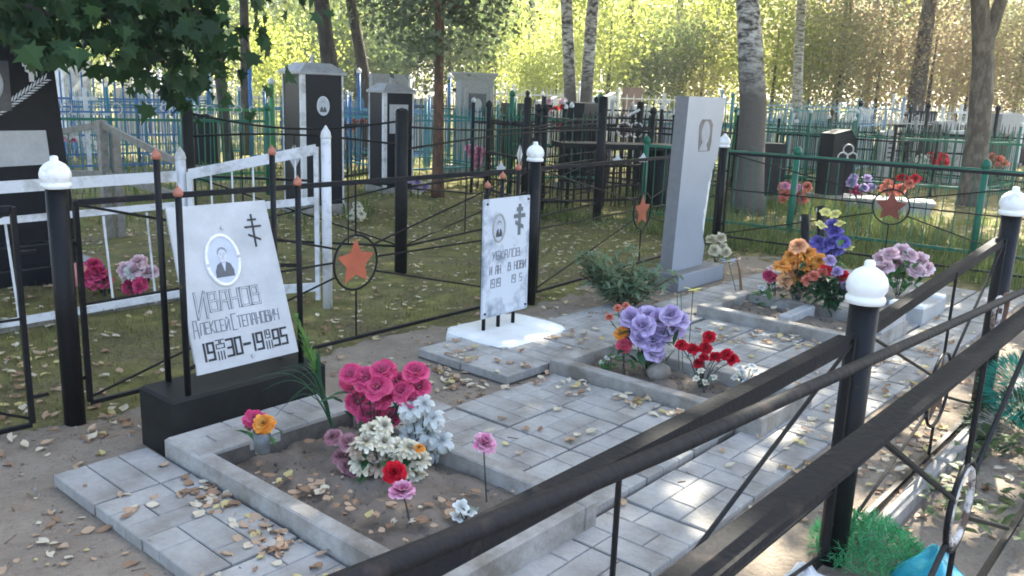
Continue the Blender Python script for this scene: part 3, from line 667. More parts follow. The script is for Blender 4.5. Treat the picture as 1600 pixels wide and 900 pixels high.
picket_fence('black_arch_fence', 'black fence with close bars between dark stone and stele', BG(925, 15), BG(1075, 14.4), 1.2, black_old, .12, (.3, .6, .95), r=.008, post_h=1.4, posts=1.6)
picket_fence('silver_far_fence', 'silver fence far off behind the blue pickets at left', BG(60, 21), BG(440, 22), 1.5, silver_p, .17, (.3, .9), r=.011, posts=3)
picket_fence('green_low_fence', 'green fence with bright post left of the larger roofed pillar', BG(290, 11.8), BG(428, 12.6), 1.15, green_l, .14, (.2, .98), r=.008, post_h=1.5, posts=2.4, tips=white_old)
picket_fence('dark_bar_fence', 'dark bar fence right behind the white spade tips', BG(845, 10.8), BG(1010, 11.6), 1.12, black_old, .12, (.15, .55, .98), r=.008, post_h=1.3, posts=1.8)
picket_fence('black_low_fence', 'low black fence left of the smaller roofed pillar', BG(530, 12.5), BG(585, 13.5), 1.0, black_old, .12, (.2, .95), r=.008, posts=1.4)
picket_fence('black_side_fence', 'black bar fence between terrazzo stele and middle marker', BG(760, 12), BG(835, 10.6), 1.15, black_old, .12, (.15, .6, .98), r=.008, post_h=1.3, posts=1.6)
def enclosure(label, p, w, d, h, mt, gap=.14, rot=0.0, tips=None):
    t = thing('plot_fence', p, label, 'fence'); Z = Vector((0, 0, 1)); u = Vector((math.cos(rot), math.sin(rot), 0)); v = Vector((-u.y, u.x, 0)); c = Vector((p[0], p[1], 0))
    cs = [c+u*(x*w/2)+v*(y*d/2) for x, y in ((-1, -1), (1, -1), (1, 1), (-1, 1))]
    me = MB().tube([(0, 0, .06), (0, 0, h), (0, 0, h+.07)], [.0075, .0075, .002], 5).mesh('picket', mt); pm = MB().tube([(0, 0, -.05), (0, 0, h*1.12)], .026, 8).mesh('post', mt, True)
    tp = MB().lathe((0, 0, h*1.12), [(.026, 0), (.036, .02), (.03, .05), (.002, .08)], 8).mesh('post_tip', tips or mt, True)
    for k in range(4):
        a, b = cs[k], cs[(k+1) % 4]; L = (b-a).length; n = int(L/gap); link('post_tip', tp, link('post', pm, t, a))
        for z in (.2, .88): MB().bar(a+Z*h*z, b+Z*h*z, .022, .028).build('rail', mt, t)
        for i in range(1, n): link('picket', me, t, a.lerp(b, i/n), (R_(random.uniform(-2, 2)), R_(random.uniform(-2, 2)), 0))
fbl = M('faded_blue_paint', (.20, .30, .40), .6); ftl = M('faded_teal_paint', (.10, .25, .24), .6)
for px, d, w, dd, h, mt, lb in ((150, 13.5, 2.2, 2.0, 1.15, blue_p, 'blue plot fence behind the grey wooden boards'), (245, 16, 2.4, 2.0, 1.2, teal_p, 'teal plot fence under the maple leaves'), (350, 20, 2.4, 2.2, 1.3, silver_p, 'silver plot fence left of the larger roofed pillar'),
        (545, 16.5, 2.2, 2.2, 1.2, blue_p, 'blue plot fence between the two roofed pillars'), (650, 15, 2.0, 2.0, 1.15, teal_p, 'teal plot fence behind the slim pine'), (725, 18, 2.4, 2.2, 1.3, black_old, 'black plot fence behind the terrazzo stele'), (800, 15.5, 2.0, 2.0, 1.2, green_p, 'green plot fence right of the terrazzo stele'),
        (880, 13, 2.0, 2.0, 1.2, black_old, 'black plot fence around the dark square stone'), (950, 17, 2.4, 2.2, 1.25, silver_p, 'silver plot fence behind the double rings'), (1010, 13.5, 1.8, 2.0, 1.15, black_old, 'black plot fence just left of the tall stele'), (1105, 16, 2.2, 2.2, 1.2, ftl, 'faded teal plot fence between stele and stout birch'),
        (1210, 16, 2.2, 2.0, 1.2, green_p, 'green plot fence behind the short black stone'), (1270, 18.5, 2.4, 2.2, 1.25, fbl, 'faded blue plot fence behind the slanted stone'), (1330, 15, 2.0, 2.0, 1.1, black_old, 'black plot fence around the ring wreath'), (1400, 20, 2.4, 2.2, 1.3, white_old, 'white plot fence behind the pale written stone'), (1450, 15.5, 2.0, 2.2, 1.1, green_p, 'green plot fence left of the forked trunk'), (1560, 17, 2.4, 2.2, 1.15, black_old, 'black plot fence right of the forked trunk')):
    enclosure(lb, BG(px, d), w, dd, h, mt, rot=R_(random.uniform(-8, 8)), tips=white_old)
# grey wooden posts with sagging boards, left
t = thing('wooden_fence', BG(170, 8.6), 'old grey wooden fence with sagging top boards behind the white gate', 'fence')
w0, w1, w2 = BG(60, 8.8), BG(170, 8.4), BG(300, 7.6)
for p, h in ((w0, .9), (w1, 1.12), (w1+Vector((.1, -.05, 0)), 1.05), (w2, .85)): MB().bar(p-Vector((0, 0, .05)), p+Vector((0, 0, h)), .075, .075, upv=(1, 0, 0)).build('post', wood, t)
for p, q, za, zb_ in ((w0, w1, .9, 1.08), (w1, w2, 1.08, .78), (w0, w1, .55, .6), (w1, w2, .6, .5)): MB().bar(p+Vector((0, 0, za)), q+Vector((0, 0, zb_)), .03, .06).build('board', wood, t)
# ================================================================== other monuments
def yawf(a): return Vector((math.cos(a), math.sin(a), 0)), Vector((-math.sin(a), math.cos(a), 0))
def rbox(c, w, d, z0, z1, ang, bv=.0, top=1.0):
    u, v = yawf(ang); c = Vector((c[0], c[1], 0)); Z = Vector((0, 0, 1))
    R = lambda s, z: [c+u*(x*w/2*s)+v*(y*d/2*s)+Z*z for x, y in ((-1,-1),(1,-1),(1,1),(-1,1))]
    return MB().rings([R(1, z0), R(top, z1)])
FACE = HEAD+math.pi   # direction from the graves towards the viewer
def roof_pillar(name, label, pos, w, h, photo_plate=False, ang=R_(0)):
    t = thing(name, pos, label, 'gravestone'); u, v = yawf(ang); c = Vector((pos[0], pos[1], 0)); Z = Vector((0, 0, 1))
    rbox(c, w*1.25, w*1.25, -.03, .10, ang).build('footing', concrete, t)
    rbox(c, w, w, .10, h, ang).build('pillar', glass_blk, t)
    for sx, sy in ((-1,-1), (1,-1), (1,1), (-1,1)):
        p = c+u*(sx*w/2)+v*(sy*w/2); sw = .055 if (sx, sy) == (-1, -1) else .02; MB().bar(p+Z*.101, p+Z*(h-.001), sw, sw, upv=u).build('corner_strip', white_old, t)
    R = lambda s, z: [c+u*(x*w/2*s)+v*(y*w/2*s)+Z*z for x, y in ((-1,-1),(1,-1),(1,1),(-1,1))]
    MB().rings([R(1.16, h+.002), R(1.17, h+.03), R(.66, h+.13), R(.62, h+.135)]).build('roof', tin_roof, t)
    MB().lathe(c+Z*(h+.135), [(.02, 0), (.02, .05), (.03, .06), (.012, .09), (.002, .12)], 10).build('finial', tin_roof, t)
    f = frame(c-v*(w/2+.001)+Z*(h*.78), u, Z, -v)
    if photo_plate: MB().prism([(-w*.33, -.25), (w*.33, -.25), (w*.33, .16), (-w*.33, .16)], f, 0, .004).build('photo_plate', silver_p, t)
    portrait(t, lambda a, b, c_=0: f(a, b, c_+.005), .0, .0, .07, .10, white_old)
    return t
roof_pillar('roofed_pillar', 'larger black pillar monument with zinc roof and oval photo', (6.55, 8.85), .52, 1.64, False, R_(-10))
roof_pillar('roofed_pillar', 'smaller black pillar monument with zinc roof and grey photo plate', (8.60, 9.75), .46, 1.44, True, R_(-13))
# grey terrazzo stele with cornice
t = thing('terrazzo_stele', (11.9, 11.2, 0), 'grey terrazzo stele with flared cornice and dark photo panel', 'gravestone'); an = R_(-18); u, v = yawf(an); c = Vector((11.9, 11.2, 0)); Z = Vector((0, 0, 1))
rbox(c, .95, .5, -.03, .15, an).build('footing', concrete, t); rbox(c, .66, .25, .15, 1.68, an).build('slab', grey_st, t)
rbox(c, .66, .25, 1.681, 1.80, an, top=1.22).build('cornice', grey_st, t); rbox(c, .82, .31, 1.801, 1.83, an).build('cornice_top', concrete_l, t)
f = frame(c-v*.126+Z*1.22, u, Z, -v)
for s in (-1, 1): MB().prism([(s*.27-.02, -1.0), (s*.27+.02, -1.0), (s*.27+.02, .33), (s*.27-.02, .33)], f, 0, .02).build('pilaster', concrete_l, t)
q = MB().prism([(-.18, -.26), (.18, -.26), (.18, .24), (-.18, .24)], f, 0, .012).build('photo_panel', photo_d, t)
MB().prism(ell(0, .03, .085, .12), f, .013, .016).build('face', photo_m, q); MB().prism([(-.15, -.25), (.15, -.25), (.1, -.1), (-.1, -.1)], f, .013, .015).build('shoulders', photo_m, q)
MB().prism([(-.2, -.56), (.2, -.56), (.2, -.32), (-.2, -.32)], f, 0, .01).build('name_panel', concrete_l, t)
# grey stele half hidden behind the small roofed pillar
p = BG(607, 16); rbox(p, .75, .3, -.03, 1.75, R_(-30), top=.9).build('grey_stele', grey_st)
tag(bpy.data.objects['grey_stele'], 'plain grey stele looming behind the smaller roofed pillar', 'gravestone')
# black slab monument at the left edge
t = thing('black_monument', (2.3, 6.9, 0), 'tall black slab with white cross, leaf spray and grey plaque at left edge', 'gravestone')
f = frame((2.2, 6.9, 0), (1, 0, 0), (0, 0, 1), (0, -1, 0))
MB().prism([(-.75, .30), (.655, .30), (.575, 1.76), (-.55, 1.80)], f, -.12, 0).build('slab', glass_blk, t)
MB().box(1.35, 2.95, 6.72, 7.15, -.03, .14, .01).build('step', glass_blk, t); MB().box(1.45, 2.83, 6.80, 7.08, .141, .30, .01).build('base', glass_blk, t)
mb = MB(); orth_cross(mb, f, .42, 1.58, .20, .035); mb.build('cross', white_old, t)
mb = MB(); rr = random.Random(3)
for k in range(15):
    u_ = k/14; x, y = .12+.38*u_, 1.22+.27*u_
    for s in (-1, 1):
        L_ = .075*(1-.4*abs(u_-.5)); an = math.atan2(.27, .38)+s*.5
        mb.prism([(x, y), (x+L_*.5*math.cos(an+.15*s), y+L_*.5*math.sin(an+.15*s)), (x+L_*math.cos(an), y+L_*math.sin(an)), (x+L_*.5*math.cos(an-.25*s), y+L_*.5*math.sin(an-.25*s))][::s], f, .0005, .003+.0003*k)
mb.build('leaf_spray', M('engraved_white', (.6, .63, .65), .5), t)
MB().prism([(-.5, .86), (.50, .88), (.485, 1.13), (-.5, 1.13)], f, .0005, .012).build('plaque', silver_p, t)
mb = MB(); mb.prism([(.07, 1.27), (.27, 1.27), (.27, 1.62), (.07, 1.62)], f, .0005, .006); mb.build('photo_panel', photo_d, t)
portrait(t, lambda a, b, c_=0: f(a, b, c_+.007), .10, 1.46, .11, .13, photo_m)
# stones to the right
def slab_stone(name, label, p, w, d, h, mt, ang, cut=0.0, text=False, body='slab'):
    t = thing(name, p, label, 'gravestone'); u, v = yawf(ang); c = Vector((p[0], p[1], 0)); Z = Vector((0, 0, 1)); f = frame(c-v*(d/2), u, Z, -v)
    MB().prism([(-w/2, .06), (w/2, .06), (w/2, h-cut), (w*.2, h), (-w/2, h-abs(cut)*.4)], f, -d, 0).build(body, mt, t)
    rbox(c, w*1.3, d*1.9, -.03, .06, ang).build('footing', concrete, t)
    if text:
        for k in range(5): MB().prism([(-w*.05, h*.75-k*.09), (w*.35, h*.75-k*.09), (w*.35, h*.75-k*.09+.03), (-w*.05, h*.75-k*.09+.03)], f, .0005, .003).build('text_line', ink, t)
    return t
slab_stone('black_gravestone', 'short black stone with pale side behind the green fence', BG(1190, 13.5), .5, .35, .88, glass_blk, R_(-35))
slab_stone('slanted_gravestone', 'black stone with a slanted pale top behind the right fence', BG(1300, 14.0), .5, .3, 1.12, glass_blk, R_(-25), .18)
slab_stone('white_gravestone', 'pale stone with lines of dark writing behind the right fence', BG(1376, 16.5), .42, .14, 1.06, concrete_l, R_(-20), .1, True)
slab_stone('grey_gravestone', 'grey stone with an oval portrait left of the leaning trunk', BG(1465, 18), .6, .2, 1.25, concrete_l, R_(-20), .05)
slab_stone('dark_gravestone', 'dark square stone behind the black fence left of the stele', BG(905, 14.5), .62, .35, 1.38, glass_blk, R_(10))
slab_stone('pale_gravestone', 'broad pale stone at the right picture edge beyond the trunk', BG(1560, 20), 1.0, .25, 1.45, grey_st, R_(-15), .1)
slab_stone('brown_gravestone', 'brown stone rising above the far pale fence left of the stele', BG(983, 26), .7, .25, 1.75, M('brown_stone', (.19, .12, .09), .7), R_(0))
slab_stone('white_obelisk', 'white tapering marker left under the maple leaves', BG(122, 16), .62, .25, 1.9, white_old, R_(20), .0)
t = thing('white_tomb', BG(1385, 12.6), 'low white tomb slab with red and pink flowers behind the right fence', 'tomb'); p = BG(1385, 12.6)
rbox(p, 1.15, .55, -.03, .14, R_(-70)).build('tomb_body', concrete_l, t); rbox(p, 1.25, .62, .141, .18, R_(-70)).build('tomb_lid', concrete_l, t)
# heavy dark table and stump posts behind the back fence
t = thing('iron_table', BG(985, 11.5), 'dark table on a stout black post behind the back fence', 'table'); p = BG(1025, 11.2)
MB().tube([p-Vector((0, 0, .05)), p+Vector((0, 0, .86))], .12, 10).build('leg', black_old, t, True); rbox(p+Vector((-.5, .35, 0)), 1.6, .5, .865, .93, R_(-35)).build('table_top', black_old, t)
p2 = BG(935, 11.8); MB().tube([p2-Vector((0, 0, .05)), p2+Vector((0, 0, .86))], .07, 10).build('leg', black_old, t, True)
# white ring ornament on the fence
t = thing('ring_ornament', BG(985, 12.5), 'white double-ring wedding-style ornament on a rod above the dark table', 'ornament'); p = near(985, 203, BG(985, 12.5))
f = frame(p, r0, (0, 0, 1), -Vector((fw.x, fw.y, 0)).normalized())
for s in (-1, 1): MB().ring(lambda a, b, c_=0, s=s: f(a+s*.09, b, c_+s*.012), .105, .013).build('ring', white_old, t, True)
MB().bar(f(-.06, .20), f(.12, .30), .03, .03).build('bow', white_old, t); MB().tube([p-Vector((0, 0, .1)), Vector((p.x, p.y, 0))], .012, 6).build('rod', black_old, t)
t = thing('ring_wreath', BG(1325, 12.8), 'three white rings joined as a wreath frame beside the slanted stone', 'ornament'); p = near(1325, 240, BG(1325, 12.8))
f = frame(p, r0, (0, 0, 1), -Vector((fw.x, fw.y, 0)).normalized())
for x, y in ((-.07, -.06), (.07, -.06), (0, .06)): MB().ring(lambda a, b, c_=0, x=x, y=y: f(a+x, b+y, c_), .075, .011).build('ring', silver_p, t, True)
MB().tube([p-Vector((0, 0, .1)), Vector((p.x, p.y, 0))], .012, 6).build('rod', black_old, t)

# ================================================================== flowers
def petal_ring(mb, n, r0_, r1_, w, tilt, z, ruff=.0, seg=3, jit=.15, curl=0.0, notch=False):
    """n petals from radius r0_ to r1_; tilt = rise angle in degrees"""
    ph = random.uniform(0, 6.28)
    for k in range(n):
        a = ph+k*2*math.pi/n+random.uniform(-jit, jit); ti = R_(tilt+random.uniform(-9, 9)); vs_ = []
        ca, sa = math.cos(a), math.sin(a); L = r1_*random.uniform(.88, 1.1)
        for s in range(seg+1):
            u = s/seg; rad = r0_+(L-r0_)*u; ww = w*(.35+1.1*math.sin(math.pi*(.12+.66*u)))*.5
            t2 = ti-R_(curl)*u
            x = r0_+(rad-r0_)*math.cos(t2); zz = z+(rad-r0_)*math.sin(t2)
            for q in (-1, 0, 1):
                rz = random.uniform(-ruff, ruff) if s == seg else 0
                y = q*ww*(.75 if s == seg else 1); xx = x - (.12*w if (q and s == seg) else 0) - (.1*w if notch and q == 0 and s == seg else 0)
                vs_.append((xx*ca-y*sa, xx*sa+y*ca, zz+(abs(q)*.18*ww)+rz))
        fs = []
        for s in range(seg):
            for q in range(2): i = s*3+q; fs.append((i, i+1, i+4, i+3))
        mb.add(vs_, fs)
def head_mesh(style, mt):
    mb = MB()
    if style == 'rose':
        for n, a, b, w, ti, z in ((6, .1, 1.0, .85, 12, 0), (6, .1, .85, .8, 32, .02), (5, .08, .65, .65, 52, .05), (4, .05, .42, .45, 72, .08)): petal_ring(mb, n, a, b, w, ti, z, .07, 3, .2, 25)
    elif style == 'carnation':
        for n, b, ti, z in ((9, 1.0, 5, 0), (9, .92, 25, .05), (8, .78, 45, .1), (7, .6, 65, .14), (5, .4, 82, .18)): petal_ring(mb, n, .05, b, .5, ti, z, .13, 3, .25, 10)
    elif style == 'daisy':
        petal_ring(mb, 13, .12, 1.0, .27, 8, 0, .02, 3, .06, 25); petal_ring(mb, 12, .12, .8, .25, 30, .03, .02, 3, .06, 20); petal_ring(mb, 9, .05, .35, .2, 65, .05, .02, 2)
    elif style == 'zinnia':
        for n, b, ti, z in ((13, 1.0, 2, 0), (12, .85, 18, .05), (10, .62, 36, .1), (8, .4, 58, .13)): petal_ring(mb, n, .08, b, .38, ti, z, .02, 2, .06, 15)
    elif style == 'lily':
        petal_ring(mb, 6, .05, 1.15, .42, 35, 0, .03, 5, .08, 95); petal_ring(mb, 6, .05, .9, .36, 65, .05, .03, 5, .08, 70)
    elif style == 'hydrangea':
        petal_ring(mb, 5, .05, 1.05, 1.05, 8, 0, .10, 3, .2, 20); petal_ring(mb, 5, .05, .8, .9, 35, .05, .12, 3, .2, 10); petal_ring(mb, 4, .05, .5, .6, 60, .1, .1, 3)
    elif style == 'small':
        petal_ring(mb, 6, .05, 1.0, .6, 15, 0, .03, 2, .1, 10)
    return mb.mesh('flower_head', mt, False)
HM = {}
def hm(style, mt, v):
    k = (style, mt.name, v)
    if k not in HM: HM[k] = head_mesh(style, mt)
    return HM[k]
def Pm(name, a, b, tr=.3): return leafmat('petal_'+name, a, b, tr, .75, True)
P_mag = Pm('magenta', (.58, .035, .13), (.76, .13, .27)); P_red = Pm('red', (.50, .008, .02), (.70, .02, .05)); P_pink = Pm('pink', (.75, .22, .42), (.85, .55, .65))
P_lpink = Pm('light_pink', (.86, .52, .60), (.90, .78, .79)); P_or = Pm('orange', (.85, .26, .03), (.90, .46, .10)); P_yel = Pm('yellow', (.80, .70, .12), (.88, .82, .35))
P_wht = Pm('white', (.62, .66, .62), (.80, .81, .77)); P_cream = Pm('cream', (.70, .62, .42), (.86, .82, .66)); P_mauve = Pm('mauve', (.28, .10, .13), (.50, .28, .30))
P_pur = Pm('purple', (.42, .30, .58), (.64, .54, .74)); P_blue = Pm('violet_blue', (.10, .08, .42), (.26, .22, .62)); P_coral = Pm('coral', (.70, .16, .10), (.80, .35, .25))
P_peach = Pm('peach', (.86, .42, .20), (.90, .60, .36)); P_lblue = Pm('light_blue', (.30, .42, .62), (.45, .58, .75))
L_dk = leafmat('plastic_leaf_dark', (.012, .05, .02), (.03, .10, .035), .2); L_gr = leafmat('plastic_leaf_green', (.03, .12, .03), (.07, .22, .05), .3)
L_grey = leafmat('dusty_leaf', (.12, .18, .13), (.22, .28, .21), .3); L_peony = leafmat('peony_leaf', (.11, .19, .10), (.26, .34, .21), .4); L_dry = leafmat('dry_leaf', (.14, .07, .03), (.24, .14, .06), .3)
def toward(loc, k=.7):
    d = (EYEP-Vector(loc)).normalized(); v = (d*k+Vector((random.uniform(-.45, .45), random.uniform(-.45, .45), .75))).normalized(); return v
def bouquet(name, label, root, heads, leaves=10, leaf_len=.09, leafm=L_dk, stem=stem_d, cat='flowers', fan=.6, group=None):
    """heads: (location, radius, style, petal material[, direction]). Stems run from the heads to the root, leaves fill in between"""
    root = Vector(root); t = thing(name, root, label, cat, group)
    for hd in heads:
        loc, r, st, mt = hd[:4]; loc = Vector(loc); dv = Vector(hd[4]) if len(hd) > 4 else toward(loc)
        o = link('flower_head', hm(st, mt, random.randrange(2)), t, loc, dv.to_track_quat('Z', 'Y').to_euler(), r)
        o.rotation_euler.rotate_axis('Z', random.uniform(0, 6.28))
        md = root.lerp(loc, .55)+Vector((random.uniform(-.01, .01), random.uniform(-.01, .01), .02))
        MB().tube([root+Vector((random.uniform(-.012, .012), random.uniform(-.012, .012), -.01)), md, loc-dv*.01], .0028, 5).build('stem', stem, t)
    if leaves:
        mb = MB(); cs = [Vector(h[0]) for h in heads]
        for k in range(leaves):
            c = random.choice(cs); p = root.lerp(c, random.uniform(.3, .9))+Vector((random.uniform(-1, 1), random.uniform(-1, 1), random.uniform(-.6, .6)))*leaf_len*.6
            d = Vector((random.uniform(-1, 1), random.uniform(-1, 1), random.uniform(-.2, .9))).normalized(); add_leaf(mb, p, d, leaf_len*random.uniform(.6, 1.2), .4)
        mb.build('foliage', leafm, t)
    return t
def add_leaf(mb, p, d, L, w=.4, droop=.25):
    d = Vector(d).normalized(); s = d.cross(Vector((0, 0, 1)));
    if s.length < .05: s = Vector((1, 0, 0))
    s.normalize(); n = s.cross(d)
    pts = []
    for u, ww in ((0, .04), (.3, .42), (.65, .36), (1, .0)):
        c = Vector(p)+d*(L*u)-Vector((0, 0, 1))*(droop*L*u*u)
        pts += [c-s*(ww*w*L)+n*(.08*L*ww), c, c+s*(ww*w*L)+n*(.08*L*ww)]
    mb.add(pts, [(r*3+q, r*3+q+1, r*3+q+4, r*3+q+3) for r in range(3) for q in range(2)])
def cluster(root, pxs, r, st, mt, dd=.05, sc=1.0):
    return [(near(x, y, root, random.uniform(-dd, dd)), r*random.uniform(.88, 1.12), st, mt) for x, y in pxs]

# --- near grave
z1s = .07
rA = G(585, 700, z1s)
bouquet('magenta_bouquet', 'bunch of magenta ruffled artificial roses on the near grave', rA,
        cluster(rA, [(548, 585), (572, 592), (598, 580), (622, 596), (650, 581), (560, 628), (600, 620), (628, 612), (545, 600), (575, 648), (610, 652), (656, 605), (640, 625), (590, 605)], .058, 'rose', P_mag, .08), 46, .085)
rB = G(655, 715, z1s)
bouquet('white_lily_bunch', 'bunch of white drooping artificial lilies right of the magenta roses', rB,
        cluster(rB, [(640, 640), (662, 632), (678, 655), (650, 662), (668, 680), (640, 682), (690, 690), (672, 706)], .058, 'lily', P_wht, .04), 12, .07, L_grey)
rC = G(600, 745, z1s)
bouquet('cream_bouquet', 'bunch of cream chrysanthemums in front of the magenta roses', rC,
        cluster(rC, [(582, 672), (600, 690), (622, 700), (572, 690), (640, 700), (655, 718), (610, 720), (585, 715), (628, 735), (565, 722), (648, 742), (600, 665)], .055, 'daisy', P_cream, .04) + cluster(rC, [(575, 705), (592, 728), (560, 700)], .05, 'daisy', Pm('faded_tan', (.45, .33, .24), (.62, .50, .38)), .04) + cluster(rC, [(655, 700)], .03, 'daisy', P_or, .02), 40, .09)
rD = G(560, 740, z1s)
bouquet('mauve_roses', 'faded mauve artificial roses at the left of the cream flowers', rD, cluster(rD, [(533, 712), (520, 682), (545, 690), (555, 735), (540, 728)], .038, 'rose', P_mauve, .03), 8, .07, L_dry)
rE = G(625, 775, z1s); bouquet('red_carnation', 'single red carnation below the cream flowers', rE, cluster(rE, [(617, 740)], .052, 'carnation', P_red, 0), 0)
rE = G(642, 818, z1s); bouquet('pink_carnation', 'single pink and white carnation below the red one', rE, cluster(rE, [(628, 769)], .05, 'carnation', P_pink, 0), 0)
rE = G(757, 782, z1s); bouquet('pink_carnation', 'single pink carnation on a tall stem by the right kerb', rE, cluster(rE, [(757, 693)], .046, 'carnation', P_pink, 0), 0)
rE = G(728, 812, z1s); bouquet('withered_flower', 'small withered white flower lying on the near soil', rE, cluster(rE, [(720, 792), (733, 800), (715, 808)], .03, 'small', P_wht, .01), 4, .04, L_grey)
rE = G(410, 706, .112)
t = bouquet('zinnia_posy', 'orange and pink zinnias in a plastic cup on the raised tiles', rE, [(near(412, 662, rE, -.01), .05, 'zinnia', P_or, toward(rE, 1)), (near(397, 655, rE, .03), .05, 'zinnia', P_mag, toward(rE, 1))], 14, .07, L_gr)
cup = M('clear_plastic', (.75, .8, .8), .1, .02, 3); cup.node_tree.nodes['Principled BSDF'].inputs['Transmission Weight'].default_value = .9
MB().lathe((rE.x, rE.y, .113), [(.028, 0), (.03, .002), (.036, .085), (.0345, .085), (.029, .004)], 16).build('cup', cup, t, True)
# sprays of thin grass under the bouquet, and the tall green plume
def spray(name, label, root, tips, r=.003, mt=L_dk, cat='grass spray', arch=.08):
    t = thing(name, root, label, cat)
    for tp in tips:
        a, b = Vector(root), Vector(tp); pts = [a.lerp(b, k/8)+Vector((0, 0, arch*math.sin(math.pi*(k/8)**.8))) for k in range(9)]
        MB().tube(pts, [r*(1-.09*k) for k in range(9)], 4).build('blade', mt, t)
    return t
rF = G(572, 748, z1s); spray('grass_spray', 'thin green plastic grass drooping under the cream flowers', rF, [near(x, y, rF, -.04) for x, y in ((540, 782), (552, 785), (562, 780), (545, 765))], .003, L_gr, arch=.03)
rF = G(519, 668, .112)
t = spray('green_plume', 'tall green feathery plume with arching dark blades beside the plinth', rF, [near(x, y, rF, dd) for x, y, dd in ((395, 592, -.1), (410, 610, 0), (440, 575, 0), (430, 650, .0), (447, 632, -.1), (455, 572, .05), (470, 590, -.05), (425, 585, -.04), (462, 620, -.03))], .0032, L_dk, 'ornamental grass', .13)
mb = MB(); tip, base_ = near(463, 497, rF), near(497, 590, rF)
for k in range(150):
    u = random.random(); p = base_.lerp(tip, u); d = (tip-base_).normalized()*.8+Vector((random.uniform(-1, 1), random.uniform(-1, 1), random.uniform(-.6, .6)))*.35
    add_leaf(mb, p, d, .075*(1-.5*u), .13, .1)
mb.build('plume', leafmat('plume_green', (.10, .24, .05), (.22, .38, .10), .4), t); MB().tube([rF, base_.lerp(rF, .45)+Vector((0, 0, .0)), base_, tip], [.008, .006, .005, .002], 6).build('stem', L_dk, t)
for k in range(10):
    q = rF.lerp(base_, .3+.07*k); mb2 = MB(); add_leaf(mb2, q, (near(480+k*2, 560, rF)-q), .16, .12, .1); mb2.build('leaf_blade', L_dk, t)

# --- middle grave
z2s = .06
rA = G(1012, 585, z2s)
bouquet('purple_bouquet', 'bunch of large lilac artificial blooms on the middle grave', rA, cluster(rA, [(985, 497), (1005, 510), (1030, 500), (1052, 510), (1062, 500), (1000, 530), (1020, 535), (1035, 522), (1022, 550), (985, 515), (1048, 492), (1012, 495)], .068, 'hydrangea', P_pur, .07), 30, .12)
rB = G(973, 582, z2s); bouquet('zinnia_pair', 'one orange and one rose-red zinnia left of the lilac blooms', rB, [(near(970, 520, rB), .045, 'zinnia', P_or, toward(rB, 1)), (near(975, 538, rB, -.02), .052, 'zinnia', Pm('rose_red', (.72, .05, .12), (.82, .14, .2)), toward(rB, 1))], 12, .07, L_gr)
rB = G(978, 545, z2s); bouquet('orange_buds', 'small orange buds behind the lilac blooms', rB, cluster(rB, [(965, 482), (978, 478), (952, 496)], .028, 'carnation', P_coral, .02), 4, .05, L_gr)
rC = G(1095, 606, z2s); bouquet('red_carnation_bunch', 'bunch of dark red carnations at the right of the lilac blooms', rC, cluster(rC, [(1065, 540), (1082, 546), (1108, 527), (1102, 545), (1118, 558), (1100, 560), (1135, 555), (1145, 562), (1092, 568)], .036, 'carnation', P_red, .04), 14, .06, L_grey)
rD = G(1165, 600, z2s); bouquet('small_white_flowers', 'low sprig of small grey-white flowers at the foot of the middle grave', rD, cluster(rD, [(1148, 590), (1160, 582), (1172, 590), (1180, 580), (1165, 596), (1190, 586), (1175, 572), (1155, 575), (1186, 594)], .02, 'small', P_wht, .03), 14, .05, L_grey)
rD = G(1100, 612, z2s); bouquet('pale_sprig', 'pale dried sprig below the red carnations', rD, cluster(rD, [(1088, 592), (1102, 598), (1115, 590), (1095, 580)], .022, 'small', P_cream, .03), 10, .05, L_grey)
rD = G(950, 580, z2s); bouquet('leafy_sprig', 'bright green leafy sprig in the corner of the middle grave', rD, cluster(rD, [(948, 560), (958, 556), (940, 566)], .016, 'small', P_wht, .02), 26, .055, L_gr)
t = thing('field_stone', G(1030, 595, z2s), 'rounded grey stone lying in the middle grave bed', 'stone'); c = G(1028, 590, z2s)
mb = MB(); rg = []
for k in range(7):
    a = math.pi*k/6; rg.append([c+Vector((.085*math.sin(a)*math.cos(q*.628)*(1+.12*math.sin(q*3.1)), .06*math.sin(a)*math.sin(q*.628)*(1+.1*math.cos(q*2.3)), .03-.05*math.cos(a))) if 0 < k < 6 else c+Vector((.002*math.cos(q*.628), .002*math.sin(q*.628), .03-.05*math.cos(a))) for q in range(10)])
mb.rings(rg).build('boulder', concrete, t, True)
def insect(name, label, root, at, mt, w=.06):
    t = thing(name, root, label, 'garden stick'); MB().tube([root, at], .0025, 5).build('stick', stem_d, t); mb = MB(); c = Vector(at)
    for s in (-1, 1):
        add_leaf(mb, c, r0*s+Vector((0, 0, .25)), w, .5, .0); add_leaf(mb, c, r0*s*.8-Vector((fw.x, fw.y, 0))*.6, w*.75, .5, .0)
    mb.build('wings', mt, t); MB().tube([c-fw*.03, c+fw*.03], .005, 6).build('body', P_yel, t)
rS = G(1075, 562, z2s); insect('butterfly_stick', 'yellow and white butterfly on a thin stick behind the red carnations', rS, near(1083, 453, rS), P_yel)
rS = G(1150, 455, .08); insect('butterfly_stick', 'pale blue butterfly on a stick beside the tall stele', rS, near(1138, 408, rS), P_lblue, .09)
t = thing('withered_stalk', G(1158, 453, .08), 'dark withered stalk standing beside the blue butterfly', 'stalk'); rS = G(1158, 453, .08)
MB().tube([rS, near(1156, 425, rS), near(1150, 400, rS)], [.012, .009, .003], 6).build('stalk', L_dry, t)
for k in range(5): mb = MB(); add_leaf(mb, near(1155+random.uniform(-3, 3), 400+k*8, rS), (random.uniform(-1, 1), random.uniform(-1, 1), .6), .07, .25, .3); mb.build('leaf_blade', L_dry, t)
